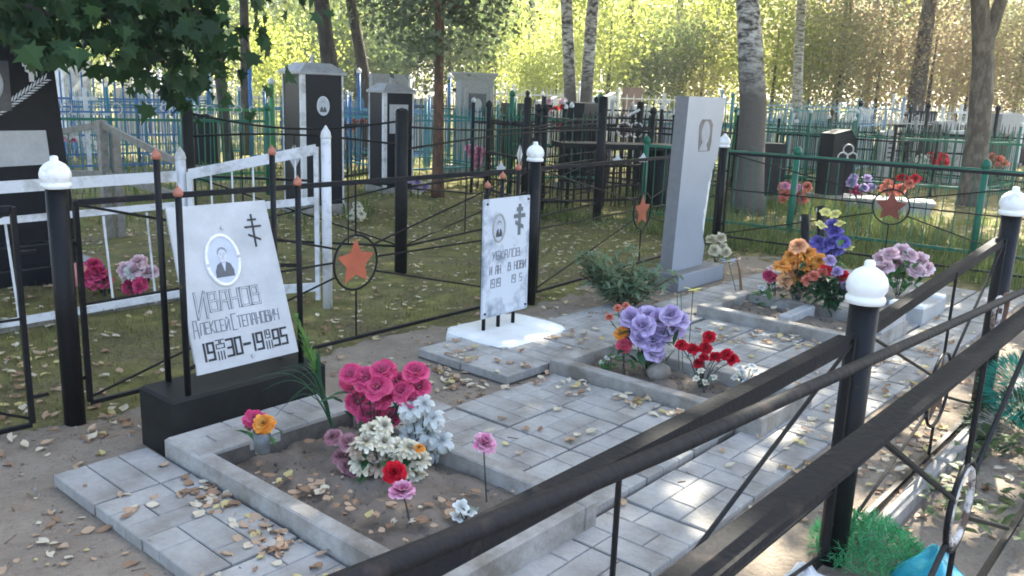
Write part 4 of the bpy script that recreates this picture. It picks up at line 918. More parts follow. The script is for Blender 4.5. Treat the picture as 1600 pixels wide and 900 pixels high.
for k, (x, y0_, y1_) in enumerate(((1064, 580, 458), (1058, 578, 462))):
    rS = G(x+3, y0_, z2s); tag(MB().tube([rS, near(x, y1_, rS)], .0025, 5).build('bare_stick', stem_g), ['taller', 'shorter'][k]+' bare green stick beside the yellow butterfly', 'stick')
# peony shrub
rP = G(975, 480, 0); t = thing('peony_shrub', rP, 'leafy peony shrub between the marble plate and the tall stele', 'shrub'); mb = MB(); ms = MB()
for k in range(48):
    a = random.uniform(0, 6.28); d = Vector((math.cos(a)*.75, math.sin(a)*.75, random.uniform(.5, 1.3))).normalized(); L = random.uniform(.28, .5)
    q0 = rP+Vector((random.uniform(-.06, .06), random.uniform(-.06, .06), 0)); q1 = q0+d*L; ms.tube([q0, q0.lerp(q1, .5)+Vector((0, 0, .03)), q1], .004, 4)
    for j in range(24):
        u = random.uniform(.25, 1.02); p = q0.lerp(q1, u); e = d*.5+Vector((random.uniform(-1, 1), random.uniform(-1, 1), random.uniform(-.4, .5)))
        add_leaf(mb, p, e, random.uniform(.08, .14), .30, .3)
mb.build('foliage', L_peony, t); ms.build('stems', L_dry, t)

# --- far grave
z3s = .06
rA = G(1245, 478, z3s)
bouquet('orange_bouquet', 'bunch of orange and peach artificial lilies on the far grave', rA, cluster(rA, [(1222, 415), (1235, 400), (1250, 390), (1262, 395), (1240, 418), (1228, 432), (1270, 405), (1255, 412), (1280, 408), (1262, 425), (1247, 432)], .075, 'daisy', P_or, .08) + cluster(rA, [(1225, 440), (1236, 425), (1275, 420), (1248, 385)], .07, 'carnation', P_peach, .08), 70, .12)
rB = G(1290, 470, z3s)
bouquet('iris_bunch', 'upright bunch of violet and yellow irises behind the orange lilies', rB, cluster(rB, [(1300, 352), (1308, 372), (1295, 380), (1285, 385), (1310, 385), (1318, 378), (1300, 392), (1278, 378), (1305, 362)], .062, 'hydrangea', P_blue, .07) + cluster(rB, [(1290, 332), (1305, 335), (1282, 352), (1325, 388), (1298, 400), (1312, 350)], .055, 'small', P_yel, .07), 34, .12, L_gr)
rC = G(1300, 490, z3s)
bouquet('mixed_bunch', 'mixed mauve, red and coral carnations above dark leaves on the far grave', rC, cluster(rC, [(1297, 408), (1308, 425), (1318, 430), (1322, 447), (1305, 432)], .05, 'carnation', P_pur, .05) + cluster(rC, [(1318, 432), (1290, 424)], .052, 'carnation', P_red, .05) + cluster(rC, [(1285, 428), (1272, 432), (1262, 438)], .05, 'carnation', P_coral, .05), 150, .13)
rD = G(1212, 470, z3s); bouquet('magenta_pair', 'two small magenta flowers left of the orange lilies', rD, cluster(rD, [(1207, 435), (1200, 430)], .05, 'carnation', P_mag, .03) + cluster(rD, [(1206, 420)], .045, 'small', P_lpink, .02), 6, .07)
rD = G(1188, 470, z3s); t = bouquet('green_bowl_plant', 'low green bowl plant with pale leaves in the far grave corner', rD, cluster(rD, [(1195, 458), (1200, 464), (1190, 450)], .03, 'small', P_wht, .03), 30, .11, L_gr)
rD = G(1402, 462, .03)
bouquet('pink_bouquet', 'big pale pink pompom bouquet in green leaves beyond the far border', rD, cluster(rD, [(1378, 405), (1392, 398), (1408, 394), (1422, 400), (1436, 408), (1446, 420), (1385, 418), (1402, 412), (1420, 415), (1432, 424), (1375, 420), (1412, 402)], .078, 'carnation', P_lpink, .1), 80, .13, L_gr)
rD = G(1118, 420, .0); bouquet('cream_clump', 'clump of cream flowers right behind the tall stele', rD, cluster(rD, [(1112, 375), (1122, 380), (1130, 388), (1116, 392), (1126, 372), (1135, 395)], .06, 'carnation', P_cream, .15), 30, .1, L_gr)
for k, (px, h, tx) in enumerate(((1258, 335, 'taller'), (1283, 322, 'lower'))):
    p = G(px, 452, .05); tp = near(px, h, p); t = thing('black_stake', p, ('nearer' if k == 0 else 'farther')+' black stake with white band behind the orange lilies', 'stake')
    MB().tube([p, tp], .035, 10).build('stake', black, t, True); MB().tube([tp-Vector((0, 0, .05)), tp-Vector((0, 0, .02))], .0365, 10).build('band', white, t, True)
mb = MB().box(5.56, 6.02, 2.25, 2.33, .03, .12, .01); tag(mb.build('stone_bar', concrete_l), 'pale stone bar lying across the far grave bed', 'stone')

# --- flowers of the neighbours
def clump(name, label, px, py, d_or_root, spec, leaves=14, ll=.12, lm=L_gr):
    root = d_or_root if isinstance(d_or_root, Vector) else BG(px, d_or_root)
    hs = []
    for mt, st, n, r, sx, sy, ox, oy in spec:
        hs += cluster(root, [(px+ox+random.uniform(-sx, sx), py+oy+random.uniform(-sy, sy)) for _ in range(n)], r, st, mt, .12)
    bouquet(name, label, root, hs, leaves, ll, lm)
rl = Vector((2.62, 5.95, 0))
clump('red_bouquet', 'crimson artificial flowers behind the white fence', 163, 432, G(165, 462), [(P_mag, 'carnation', 9, .07, 24, 18, 0, 0)], 20, .1, L_dk)
clump('pale_bouquet', 'pale pink and blue-white flowers right of the crimson bunch', 218, 425, G(215, 462), [(P_lpink, 'carnation', 8, .065, 22, 12, 0, -5), (P_wht, 'daisy', 4, .06, 18, 12, -10, 8)], 20, .1, L_dk)
clump('crimson_bouquet', 'small crimson bunch below the pale pink flowers', 208, 450, G(212, 470), [(P_mag, 'carnation', 5, .06, 22, 7, 0, 0)], 8, .08, L_dk)
t = thing('pink_cup', G(122, 446), 'pink plastic cup standing behind the black gate post', 'cup'); MB().lathe(G(122, 446), [(.05, 0), (.06, .01), (.075, .16), (.07, .16), (.055, .02)], 16).build('cup_wall', M('pink_plastic', (.75, .28, .28), .4), t, True)
clump('pink_flowers', 'pink flowers before the grey terrazzo stele', 745, 245, 13.5, [(P_pink, 'carnation', 8, .09, 14, 14, 0, 0)], 10, .1)
clump('mixed_flowers', 'white and purple flowers at the foot of the smaller pillar', 660, 292, G(660, 305), [(P_cream, 'daisy', 5, .08, 16, 8, 4, 0), (P_pur, 'carnation', 4, .07, 18, 7, -4, -4)], 14, .1)
clump('white_flowers', 'white flower clump behind the black fence left of the orange star', 553, 330, G(550, 345), [(P_cream, 'daisy', 7, .06, 14, 12, 0, 0)], 16, .1)
clump('coral_flowers', 'coral artificial flowers behind the right fence, beside the black stone', 1242, 302, 11.8, [(P_coral, 'carnation', 9, .085, 24, 12, 0, 0), (P_pink, 'carnation', 3, .07, 18, 8, -6, -14)], 20, .12)
clump('purple_flowers', 'purple flowers on the white tomb before the pale stone', 1345, 285, 12.2, [(P_pur, 'carnation', 7, .08, 17, 12, 0, 0), (P_mag, 'carnation', 3, .07, 14, 5, 0, 12)], 8, .1, L_dk)
clump('red_flowers', 'red and coral flowers on the white tomb', 1405, 295, 12.4, [(P_coral, 'carnation', 8, .085, 24, 8, 0, 0), (P_red, 'carnation', 3, .08, 16, 8, 15, -12)], 12, .1)
clump('red_white_flowers', 'red and white flowers far off left of the leaning trunk', 1462, 250, 15, [(P_red, 'carnation', 5, .12, 14, 7, 6, 0), (P_wht, 'daisy', 4, .12, 12, 5, -14, 2)], 10, .12)
clump('orange_far_flowers', 'orange and pink flowers between the two roofed pillars', 545, 195, 15, [(P_coral, 'carnation', 8, .06, 22, 7, 4, 0), (P_lpink, 'carnation', 6, .06, 14, 7, -16, -8)], 6, .1)
clump('pink_far_flowers', 'pink flowers far off behind the middle marker', 868, 185, 16, [(P_red, 'carnation', 9, .075, 18, 18, 0, 0), (P_lpink, 'carnation', 6, .08, 14, 20, 2, -10)], 6, .1)
clump('pink_edge_flowers', 'pink and white flowers right of the black slab', 108, 213, 11, [(P_pink, 'carnation', 4, .08, 9, 6, 0, 0), (P_wht, 'carnation', 2, .08, 6, 4, 3, -4)], 8, .1)
clump('dusty_pink_flowers', 'dusty pink flowers at the far right picture edge', 1570, 250, 14.5, [(P_coral, 'carnation', 6, .1, 24, 9, 0, 0)], 16, .12)

# ================================================================== odds and ends at the lower right
rW = G(1352, 868, 0); t = thing('green_tinsel_wreath', rW, 'bright green plastic pine tuft lying before the front post', 'wreath'); mb = MB()
tins = leafmat('green_tinsel', (.01, .24, .07), (.16, .55, .24), .3)
for k in range(2600):
    a = random.uniform(0, 6.28); rr_ = .19*math.sqrt(random.random()); c = rW+Vector((rr_*math.cos(a), rr_*math.sin(a), .02+.13*(1-(rr_/.19)**2)*random.random()))
    add_leaf(mb, c, (random.uniform(-1, 1), random.uniform(-1, 1), random.uniform(-.1, 1.2)), random.uniform(.03, .055), .08, .1)
mb.build('needles', tins, t)
rW = G(1590, 700, 0)+Vector((.12, -.02, 0)); t = thing('teal_wreath', rW, 'teal plastic pine bush on a dark heap at the right edge', 'wreath'); mb = MB(); teal = leafmat('teal_tinsel', (.01, .18, .14), (.04, .36, .28), .3)
for k in range(2200):
    v = Vector((random.gauss(0, 1), random.gauss(0, 1), random.gauss(0, 1))).normalized(); c = rW+Vector((v.x*.2, v.y*.2, .26+v.z*.14))
    add_leaf(mb, c, v+Vector((0, 0, .3)), random.uniform(.03, .07), .09, .15)
mb.build('needles', teal, t)
mb = MB()
for k in range(700):
    v = Vector((random.gauss(0, 1), random.gauss(0, 1), abs(random.gauss(0, 1)))).normalized(); add_leaf(mb, rW+Vector((v.x*.24, v.y*.24, .02+v.z*.18)), v, random.uniform(.05, .1), .2, .2)
mb.build('dark_foliage', L_dk, t)
# crumpled bags
def bag(name, label, c, w, h, mt, seed):
    r_ = random.Random(seed); mb = MB(); n = 26; rg = []
    prof = [(.2, 0), (.95, .02), (1.0, .25), (.85, .55), (.5, .85), (.15, 1.0), (.02, 1.02)]
    ph = [r_.uniform(0, 6.28) for _ in range(4)]
    for s, z in prof:
        rg.append([Vector(c)+Vector((w*s*math.cos(q*2*math.pi/n)*(1+.16*math.sin(3*q*2*math.pi/n+ph[0]+z*3)+.1*math.sin(7*q*2*math.pi/n+ph[1]+z*5)+r_.uniform(-.07, .07)), w*.8*s*math.sin(q*2*math.pi/n)*(1+.16*math.sin(4*q*2*math.pi/n+ph[2])), h*z*(1+.2*math.sin(2*q*2*math.pi/n+ph[3])))) for q in range(n)])
    mb.rings(rg); return tag(mb.build(name, mt, None, True), label, 'bag')
cy = M('cyan_plastic_film', (.04, .42, .52), .22, .25, 9, .3, c2=(.02, .26, .36)); cy.node_tree.nodes['Principled BSDF'].inputs['Transmission Weight'].default_value = .25
bag('plastic_bag', 'crumpled cyan plastic bag at the bottom edge right of the green tuft', G(1455, 922), .14, .13, cy, 2)
bag('white_bag', 'crumpled white sheet at the bottom edge left of the green tuft', G(1258, 915), .09, .06, white_old, 5)
# low leafy weeds beyond the railing
mb = MB()
for k in range(900):
    x, y = random.uniform(3.3, 9), random.uniform(.1, .82); add_leaf(mb, (x, y, random.uniform(.0, .06)), (random.uniform(-1, 1), random.uniform(-1, 1), random.uniform(.1, .8)), random.uniform(.05, .1), .6, .3)
tag(mb.build('weeds', leafmat('weed_leaf', (.05, .09, .03), (.13, .17, .06), .3)), 'low broad-leaved weeds outside the front fence', 'weeds', kind='stuff')

a_, b_ = BG(1156, 14.5), BG(1160, 14.5)
t = thing('white_pole', a_, 'thin white pole leaning by the foot of the stout birch', 'pole'); MB().tube([near(1150, 232, a_), near(1198, 183, a_)], .02, 6).build('pole', white_old, t); MB().tube([a_, near(1150, 232, a_)], .02, 6).build('prop', wood, t)

# ================================================================== small crosses and stones among the far fences
def cross_marker(label, p, h, mt, ang):
    t = thing('cross_marker', p, label, 'cross'); u, v = yawf(ang); c = Vector((p[0], p[1], 0)); Z = Vector((0, 0, 1))
    MB().bar(c-Z*.05, c+Z*h, .06, .06, upv=u).build('upright', mt, t)
    MB().bar(c-u*.17+Z*h*.88, c+u*.17+Z*h*.88, .05, .055).build('short_bar', mt, t); MB().bar(c-u*.36+Z*h*.72, c+u*.36+Z*h*.72, .05, .06).build('long_bar', mt, t)
    MB().bar(c-u*.2+Z*h*.46, c+u*.2+Z*h*.36, .05, .055).build('slant_bar', mt, t)
for px, d, h, mt, lb in ((142, 13, 1.35, white_old, 'white three-bar cross above the grey wooden fence'), (228, 19, 1.7, silver_p, 'silver three-bar cross among the blue pickets'), (845, 16, 1.45, black_old, 'black three-bar cross behind the middle marker'), (1030, 19, 1.6, white_old, 'white three-bar cross just left of the tall stele'), (1228, 17, 1.3, silver_p, 'silver three-bar cross behind the short black stone'), (1410, 19, 1.5, black_old, 'black three-bar cross right of the pale written stone'), (1488, 21, 1.6, white_old, 'white three-bar cross left of the forked tree'), (335, 18, 1.6, silver_p, 'silver three-bar cross under the slim dark trunk')):
    cross_marker(lb, BG(px, d), h, mt, R_(-35+random.uniform(-20, 20)))
for px, d, w, h, mt, lb in ((205, 20, .6, 1.3, concrete_l, 'pale stone behind the blue pickets at left'), (320, 15, .5, .95, glass_blk, 'small black stone behind the dark green pickets'), (545, 19, .6, 1.2, grey_st, 'grey stone between the two roofed pillars, far off'), (660, 20, .55, 1.3, concrete_l, 'pale stone left of the terrazzo stele'), (800, 20, .6, 1.25, glass_blk, 'black stone right of the terrazzo stele'), (850, 21, .55, 1.35, silver_p, 'silver marker behind the black three-bar cross'), (938, 20, .6, 1.5, white_old, 'white stone right of the dark square stone'), (1000, 22, .6, 1.3, concrete_l, 'pale stone beside the white three-bar cross'), (1045, 16, .5, 1.1, grey_st, 'grey stone half hidden by the tall stele'), (1262, 20, .6, 1.35, concrete_l, 'pale stone behind the dense teal fence'), (1335, 21, .55, 1.4, white_old, 'white stone behind the slanted stone'), (1430, 22, .7, 1.4, glass_blk, 'black stone among the white pickets'), (1495, 17, .55, 1.1, white_old, 'white stone just left of the forked trunk'), (1545, 16, .5, 1.0, glass_blk, 'small black stone right of the forked trunk'), (1590, 24, .6, 1.4, white_old, 'white stone at the far right edge')):
    slab_stone('small_gravestone', lb, BG(px, d), w, .16, h, mt, R_(-30+random.uniform(-20, 20)), random.choice((0, .08, -.08)))
# ================================================================== fallen leaves
PAVED = [(1.225, 1.598, 1.23, 3.32, .037, 'tiles'), (1.613, 2.40, 2.94, 3.2, .113, 'tiles'), (2.475, 3.64, 1.675, 2.77, .037, 'tiles'), (2.475, 2.86, 2.77, 3.12, .037, 'tiles'), (3.36, 4.455, 2.87, 3.56, .051, 'tiles'),
         (4.27, 5.405, 1.675, 2.77, .031, 'tiles'), (4.505, 5.405, 2.805, 3.5, .031, 'tiles'), (1.91, 8.43, 1.30, 1.65, .013, 'tiles'), (6.21, 8.12, 1.672, 2.44, .013, 'tiles'),
         (1.69, 2.35, 1.70, 2.93, .078, 'bed'), (3.73, 4.17, 1.63, 2.73, .07, 'bed'), (5.51, 6.07, 1.75, 2.79, .07, 'bed')]
SOLID = [(1.6, 1.69, 1.6, 3.2), (2.34, 2.45, 1.6, 2.93), (1.6, 2.45, 1.6, 1.70), (1.63, 2.46, 3.19, 3.52), (3.63, 3.74, 1.53, 2.83), (4.16, 4.27, 1.53, 2.83), (3.63, 4.27, 1.53, 1.64), (3.63, 4.27, 2.72, 2.83), (5.4, 5.52, 1.63, 2.9), (6.06, 6.18, 1.63, 2.9), (5.4, 6.18, 1.63, 1.76), (5.4, 6.18, 2.78, 2.9), (3.7, 4.45, 3.18, 3.78), (6.08, 6.9, 3.4, 3.9), (6.48, 7.1, 1.64, 1.92)]
def surf(x, y):
    for a0, a1, b0, b1 in SOLID:
        if a0 < x < a1 and b0 < y < b1: return None, None
    for a0, a1, b0, b1, z, k in PAVED:
        if a0 < x < a1 and b0 < y < b1: return z, k
    return ground_z(x, y)+.003, ('soil' if (y < 3.9 and x < 8.4) else 'moss')
dead = [leafmat('fallen_leaf_tan', (.38, .25, .15), (.50, .36, .24), .15, .7), leafmat('fallen_leaf_pale', (.55, .47, .33), (.62, .55, .42), .15, .7), leafmat('fallen_leaf_brown', (.24, .14, .08), (.32, .20, .12), .1, .7), leafmat('fallen_leaf_yellow', (.52, .42, .16), (.58, .50, .24), .2, .7)]
def leaf_geo(rr_):
    a = rr_.uniform(.3, .42); c1, c2, tw = rr_.uniform(-.6, 1.3), rr_.uniform(.1, 1.1), rr_.uniform(-.35, .35); vs_ = []
    for u, w in ((-.5, .03), (-.3, .75), (-.02, 1), (.25, .7), (.5, .02)):
        for q in (-1, 0, 1): vs_.append((u, q*w*a+.06*u*u, c1*u*u*.5+c2*abs(q*w*a)*.55+tw*u*q+.02))
    return vs_, [(r*3+q, r*3+q+1, r*3+q+4, r*3+q+3) for r in range(4) for q in range(2)]
LG = [leaf_geo(random.Random(k)) for k in range(7)]
LM = {}
def lmesh(g, m_):
    if (g, m_) not in LM:
        mb = MB(); mb.add(*LG[g]); LM[(g, m_)] = mb.mesh('fallen_leaf', dead[m_], True)
    return LM[(g, m_)]
spots = []
def scatter(n, x0, x1, y0, y1, cl=None):
    k = 0
    while k < n:
        if cl and random.random() < .86:
            cx_, cy_, s = random.choice(cl); x, y = random.gauss(cx_, s), random.gauss(cy_, s)
        else: x, y = random.uniform(x0, x1), random.uniform(y0, y1)
        k += 1
        z, kd = surf(x, y)
        if z is None: continue
        spots.append((x, y, z, kd))
scatter(230, .55, 1.6, 1.4, 3.7, [(1.56, 2.85, .04), (1.55, 2.72, .05), (1.54, 2.6, .05), (1.53, 2.45, .06), (1.52, 2.3, .06), (1.55, 2.66, .04), (1.5, 2.35, .07), (1.0, 2.6, .15), (1.15, 3.0, .12), (.85, 2.3, .2), (1.05, 2.15, .12), (1.25, 3.5, .15), (.7, 2.9, .2), (1.5, 2.0, .07)])
scatter(75, 1.7, 2.34, 1.72, 2.93, [(1.76, 2.6, .06), (1.8, 2.3, .07), (1.8, 2.45, .06), (2.1, 1.95, .12), (1.8, 2.05, .08)])
scatter(95, 2.45, 3.65, 1.3, 2.9, [(3.5, 2.5, .08), (3.56, 2.2, .06), (3.58, 1.95, .06), (3.0, 2.2, .2), (2.7, 2.0, .15), (3.55, 2.75, .06), (3.2, 2.85, .1)])
scatter(120, 2.5, 4.4, 2.9, 3.95, [(3.2, 3.15, .1), (2.9, 3.5, .2), (2.6, 3.6, .15), (3.4, 3.3, .1), (4.2, 3.1, .1)])
scatter(90, 4.3, 5.4, 1.3, 3.4, [(5.3, 2.2, .1), (5.3, 2.0, .08), (5.2, 1.85, .1), (5.0, 2.4, .15)])
scatter(420, 2.9, 7.5, .55, 1.3, [(4.2, 1.1, .25), (5.0, 1.1, .3), (3.6, 1.0, .2), (6, 1.1, .3)])
scatter(120, 5.5, 8.3, 1.6, 4.0); scatter(60, 4.4, 6.2, 3.3, 4.1)
scatter(2600, -1.5, 9, 3.95, 9.5); scatter(900, 8.5, 15, .5, 7); scatter(300, .2, 2, 3.6, 5.4)
LEAFTXT = {'tiles': 'pale fallen leaf lying on the grey paving tiles', 'bed': 'tan fallen leaf lying on the soil of a grave bed', 'soil': 'tan fallen leaf lying on the bare sandy soil', 'moss': 'pale fallen leaf lying in the moss behind the fence'}
def inframe(x, y, z):
    v = Vector((x, y, z))-EYEP; d = v.dot(fw)
    if d < .3: return None
    px, py = 800+FPX*v.dot(rt)/d, 450-FPX*v.dot(up)/d
    return d if -20 < px < 1620 and 100 < py < 915 else None
vis = [(inframe(*s[:3]), s) for s in spots]; vis = sorted([q for q in vis if q[0]], key=lambda q: q[0])
for d, (x, y, z, kd) in vis[:300]:
    o = link('fallen_leaf', lmesh(random.randrange(7), random.choices((0, 1, 2, 3), (6, 2, 4, .5))[0]), None, (x, y, z), (R_(random.uniform(-14, 14)), R_(random.uniform(-14, 14)), random.uniform(0, 6.28)), random.choice((random.uniform(.016, .034), random.uniform(.03, .056))))
    tag(o, LEAFTXT[kd], 'leaf', 'fallen leaves on the '+{'tiles': 'paving', 'bed': 'grave beds', 'soil': 'bare soil', 'moss': 'moss'}[kd])
lit = [MB() for _ in dead]
for d, (x, y, z, kd) in vis[300:]:
    vs_, fs = LG[random.randrange(7)]; a = random.uniform(0, 6.28); s = random.uniform(.035, .06); ca, sa = math.cos(a)*s, math.sin(a)*s; tl = random.uniform(-.3, .3)
    lit[random.choices((0, 1, 2, 3), (4, 5, 3, 2))[0]].add([(x+p[0]*ca-p[1]*sa, y+p[0]*sa+p[1]*ca, z+.004+p[2]*s+tl*p[0]*s+abs(tl)*s*.5) for p in vs_], fs)
lb = MB()
for k, q in enumerate(lit): lb.add(q.v, q.f, k)
tag(lb.build('leaf_litter', dead), 'scattered fallen leaves farther off among the fences', 'leaves', kind='stuff')
mb = MB()
for k in range(1500):
    x, y = random.uniform(.4, 5), random.uniform(1.2, 3.9); z, kd = surf(x, y)
    if z is None or kd != 'soil': continue
    lump(mb, x, y, z, random.uniform(.0015, .005)+.008*random.random()**8)
tag(mb.build('grit', [soil, concrete], None, True), 'fine grit and pebbles on the bare soil', 'grit', kind='stuff')
# small twigs and crumbs on the soil
mb = MB()
for k in range(420):
    x, y = random.uniform(.5, 5), random.uniform(1.3, 3.9); z, kd = surf(x, y)
    if z is None or kd == 'tiles' and random.random() < .8: continue
    a = random.uniform(0, 3.14); L = random.uniform(.008, .05); mb.tube([(x, y, z+.003), (x+L*math.cos(a), y+L*math.sin(a), z+.004)], random.uniform(.001, .0028), 4)
tag(mb.build('twigs', L_dry), 'tiny twigs and crumbs scattered over the soil', 'twigs', kind='stuff')

# ================================================================== grass
def grass(name, label, n, region, h0, h1, mt, w=.006, cond=None):
    x0, x1, y0, y1 = region; X = rng.uniform(x0, x1, n); Y = rng.uniform(y0, y1, n)
    dens = np.sin(X*1.3+.7*Y)+np.sin(2.1*Y-1.7*X+1)+.6*np.sin(4.3*X+3.1*Y)
    keep = dens+rng.normal(0, .8, n) > -.2
    if cond: keep &= cond(X, Y)
    X, Y = X[keep], Y[keep]; n = len(X); H_ = rng.uniform(h0, h1, n); A = rng.uniform(0, 6.28, n); B = rng.uniform(.1, .7, n); W = w*rng.uniform(.6, 1.3, n)
    Zg = np.array([ground_z(a, b) for a, b in zip(X, Y)])-.004
    dx, dy = np.cos(A), np.sin(A); V = np.zeros((n, 5, 3))
    for k, (u, s) in enumerate(((0, -1), (0, 1), (.55, -.8), (.55, .8), (1, 0))):
        ln = B*H_*u*u
        V[:, k, 0] = X+dx*ln-dy*W*s; V[:, k, 1] = Y+dy*ln+dx*W*s; V[:, k, 2] = Zg+H_*u*(1-.3*B*u)
    i = np.arange(n)*5
    F4 = np.stack([i, i+1, i+3, i+2], 1); F3 = np.stack([i+2, i+3, i+4], 1)
    me = bpy.data.meshes.new(name); me.from_pydata(V.reshape(-1, 3).tolist(), [], F4.tolist()+F3.tolist()); me.materials.append(mt)
    return tag(link(name, me), label, 'grass', kind='stuff')
gm1 = leafmat('grass_blade', (.10, .11, .035), (.27, .25, .09), .45); gm2 = leafmat('tall_grass_blade', (.07, .11, .03), (.20, .24, .07), .45)
grass('moss_grass', 'short mossy grass behind the back fence', 52000, (-1.5, 9.5, 4.05, 11), .02, .075, gm1, .003)
grass('tall_grass', 'taller green grass behind the right fence', 34000, (8.4, 13, .3, 7.5), .05, .26, gm2, .005)
grass('far_grass', 'rough grass between the farther graves', 26000, (2, 30, 8, 28), .06, .25, gm2, .012)

# ================================================================== trees
def bark(name, base, mark, sx=1.0, thr=.58):
    if name in MATS: return MATS[name]
    mt = bpy.data.materials.new(name); mt.use_nodes = True; t = mt.node_tree; p = t.nodes['Principled BSDF']; p.inputs['Roughness'].default_value = .9
    tc = t.nodes.new('ShaderNodeTexCoord'); mp = t.nodes.new('ShaderNodeMapping'); mp.inputs['Scale'].default_value = sx if isinstance(sx, tuple) else (8, 8, 8*sx)
    nz = t.nodes.new('ShaderNodeTexNoise'); nz.inputs['Scale'].default_value = 1; nz.inputs['Detail'].default_value = 7; nz.inputs['Roughness'].default_value = .7
    t.links.new(tc.outputs['Object'], mp.inputs[0]); t.links.new(mp.outputs[0], nz.inputs['Vector'])
    rp = t.nodes.new('ShaderNodeValToRGB'); rp.color_ramp.elements[0].position = thr-.12; rp.color_ramp.elements[1].position = thr+.05
    rp.color_ramp.elements[0].color = (*base, 1); rp.color_ramp.elements[1].color = (*mark, 1); t.links.new(nz.outputs['Fac'], rp.inputs['Fac']); t.links.new(rp.outputs[0], p.inputs['Base Color'])
    bp = t.nodes.new('ShaderNodeBump'); bp.inputs['Strength'].default_value = .9; bp.inputs['Distance'].default_value = .03; t.links.new(nz.outputs['Fac'], bp.inputs['Height']); t.links.new(bp.outputs[0], p.inputs['Normal'])
    MATS[name] = mt; return mt
b_birch = bark('birch_bark', (.42, .40, .36), (.05, .045, .04), (6, 6, 22), .57); b_birch_d = bark('old_birch_bark', (.21, .19, .17), (.085, .075, .068), (26, 26, 7), .54)
b_pine = bark('pine_bark', (.20, .10, .055), (.09, .05, .032), (14, 14, 5), .5); b_dark = bark('dark_bark', (.085, .07, .055), (.035, .03, .025), (14, 14, 4), .5); b_grey = bark('grey_bark', (.20, .17, .145), (.09, .075, .06), (10, 10, 4), .5)
b_birch_m = bark('mottled_birch_bark', (.58, .56, .53), (.06, .052, .045), (7, 7, 17), .53)
_t = b_birch_m.node_tree; _tc = [n for n in _t.nodes if n.type == 'TEX_COORD'][0]; _p = _t.nodes['Principled BSDF']; _rp = [n for n in _t.nodes if n.type == 'VALTORGB'][0]
_sp = _t.nodes.new('ShaderNodeSeparateXYZ'); _t.links.new(_tc.outputs['Object'], _sp.inputs[0]); _mr = _t.nodes.new('ShaderNodeMapRange'); _mr.inputs['From Min'].default_value = 1.5; _mr.inputs['From Max'].default_value = 2.3
_t.links.new(_sp.outputs['Z'], _mr.inputs['Value']); _mx = _t.nodes.new('ShaderNodeMix'); _mx.data_type = 'RGBA'; _mx.inputs['A'].default_value = (.12, .105, .09, 1); _t.links.new(_mr.outputs[0], _mx.inputs['Factor']); _t.links.new(_rp.outputs[0], _mx.inputs['B']); _t.links.new(_mx.outputs['Result'], _p.inputs['Base Color'])
def quads(P, size, flat=.0):
    """one bent leaf-sized face pair at every point"""
    n = len(P); a = rng.normal(size=(n, 3)); a[:, 2] *= (1-flat); a /= np.linalg.norm(a, axis=1)[:, None]
    b = rng.normal(size=(n, 3)); b -= a*(a*b).sum(1)[:, None]; b /= np.linalg.norm(b, axis=1)[:, None]
    s = size*rng.uniform(.6, 1.35, n)[:, None]; V = np.stack([P-a*s*.5, P+b*s*.32, P+a*s*.5, P-b*s*.32], 1)
    i = np.arange(n)*4; return V.reshape(-1, 3).tolist(), np.stack([i, i+1, i+2, i+3], 1).tolist()
def cloud(name, P, size, mt, flat=0):
    v, f = quads(P, size, flat); me = bpy.data.meshes.new(name); me.from_pydata(v, [], f); me.materials.append(mt); return me
def clumps(n, k, rx, rz, zc, hollow=.35, cs=.55, hang=0.0):
    d = rng.normal(size=(k, 3)); d /= np.linalg.norm(d, axis=1)[:, None]; r = rng.uniform(hollow, 1, k)[:, None]; c = d*r*np.array([rx, rx, rz])+np.array([0, 0, zc])
    w = rng.uniform(.5, 1.4, k); idx = rng.choice(k, n, p=w/w.sum()); P = c[idx]+rng.normal(size=(n, 3))*np.array([cs, cs, cs*.7])*w[idx][:, None]
    if hang: P[:, 2] -= rng.exponential(hang, n)
    ok_ = (np.abs(P[:, 2]-zc) < rz*1.25) & (np.hypot(P[:, 0], P[:, 1]) < rx*1.25)
    return P[ok_], c
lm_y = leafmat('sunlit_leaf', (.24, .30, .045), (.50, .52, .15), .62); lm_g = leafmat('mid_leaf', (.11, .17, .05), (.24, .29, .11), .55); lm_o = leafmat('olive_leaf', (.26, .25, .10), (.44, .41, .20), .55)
lm_d = leafmat('dark_leaf', (.02, .055, .018), (.05, .10, .03), .4); lm_b = leafmat('brown_needle', (.33, .25, .15), (.52, .43, .28), .5); lm_n = leafmat('pine_needle', (.09, .115, .065), (.19, .215, .125), .5)
def trunk_mesh(pts, rad, mt, n=12, lump=.05):
    pts = [Vector(p) for p in pts]; P2 = []; R2 = []
    for i in range(len(pts)-1):
        for k in range(4): P2.append(pts[i].lerp(pts[i+1], k/4)+Vector((random.uniform(-.3, .3), random.uniform(-.3, .3), 0))*rad[i]*lump*2); R2.append((rad[i]+(rad[i+1]-rad[i])*k/4)*(1+random.uniform(-lump, lump)))
    P2.append(pts[-1]); R2.append(rad[-1]); R2[0] *= 1.35; return MB().tube(P2, R2, n).mesh('trunk', mt, True)
def tree(name, label, base, path, rad, mt, crown=None, limbs=(), group=None):
    t = thing(name, base, label, 'tree', group); B = Vector((base[0], base[1], 0))
    o = link('trunk', trunk_mesh([B+Vector(p) for p in path], rad, mt), t)
    for pts, r in limbs: link('limb', trunk_mesh([B+Vector(p) for p in pts], r, mt, 7), t)
    if crown is not None: link('crown', crown[0], t, B+Vector(crown[1]), (0, 0, random.uniform(0, 6.28)), crown[2] if len(crown) > 2 else 1)
    return t
P, _ = clumps(7000, 60, 3.6, 2.6, 0, .25, .6); shade_g = cloud('crown', P, .30, lm_g)
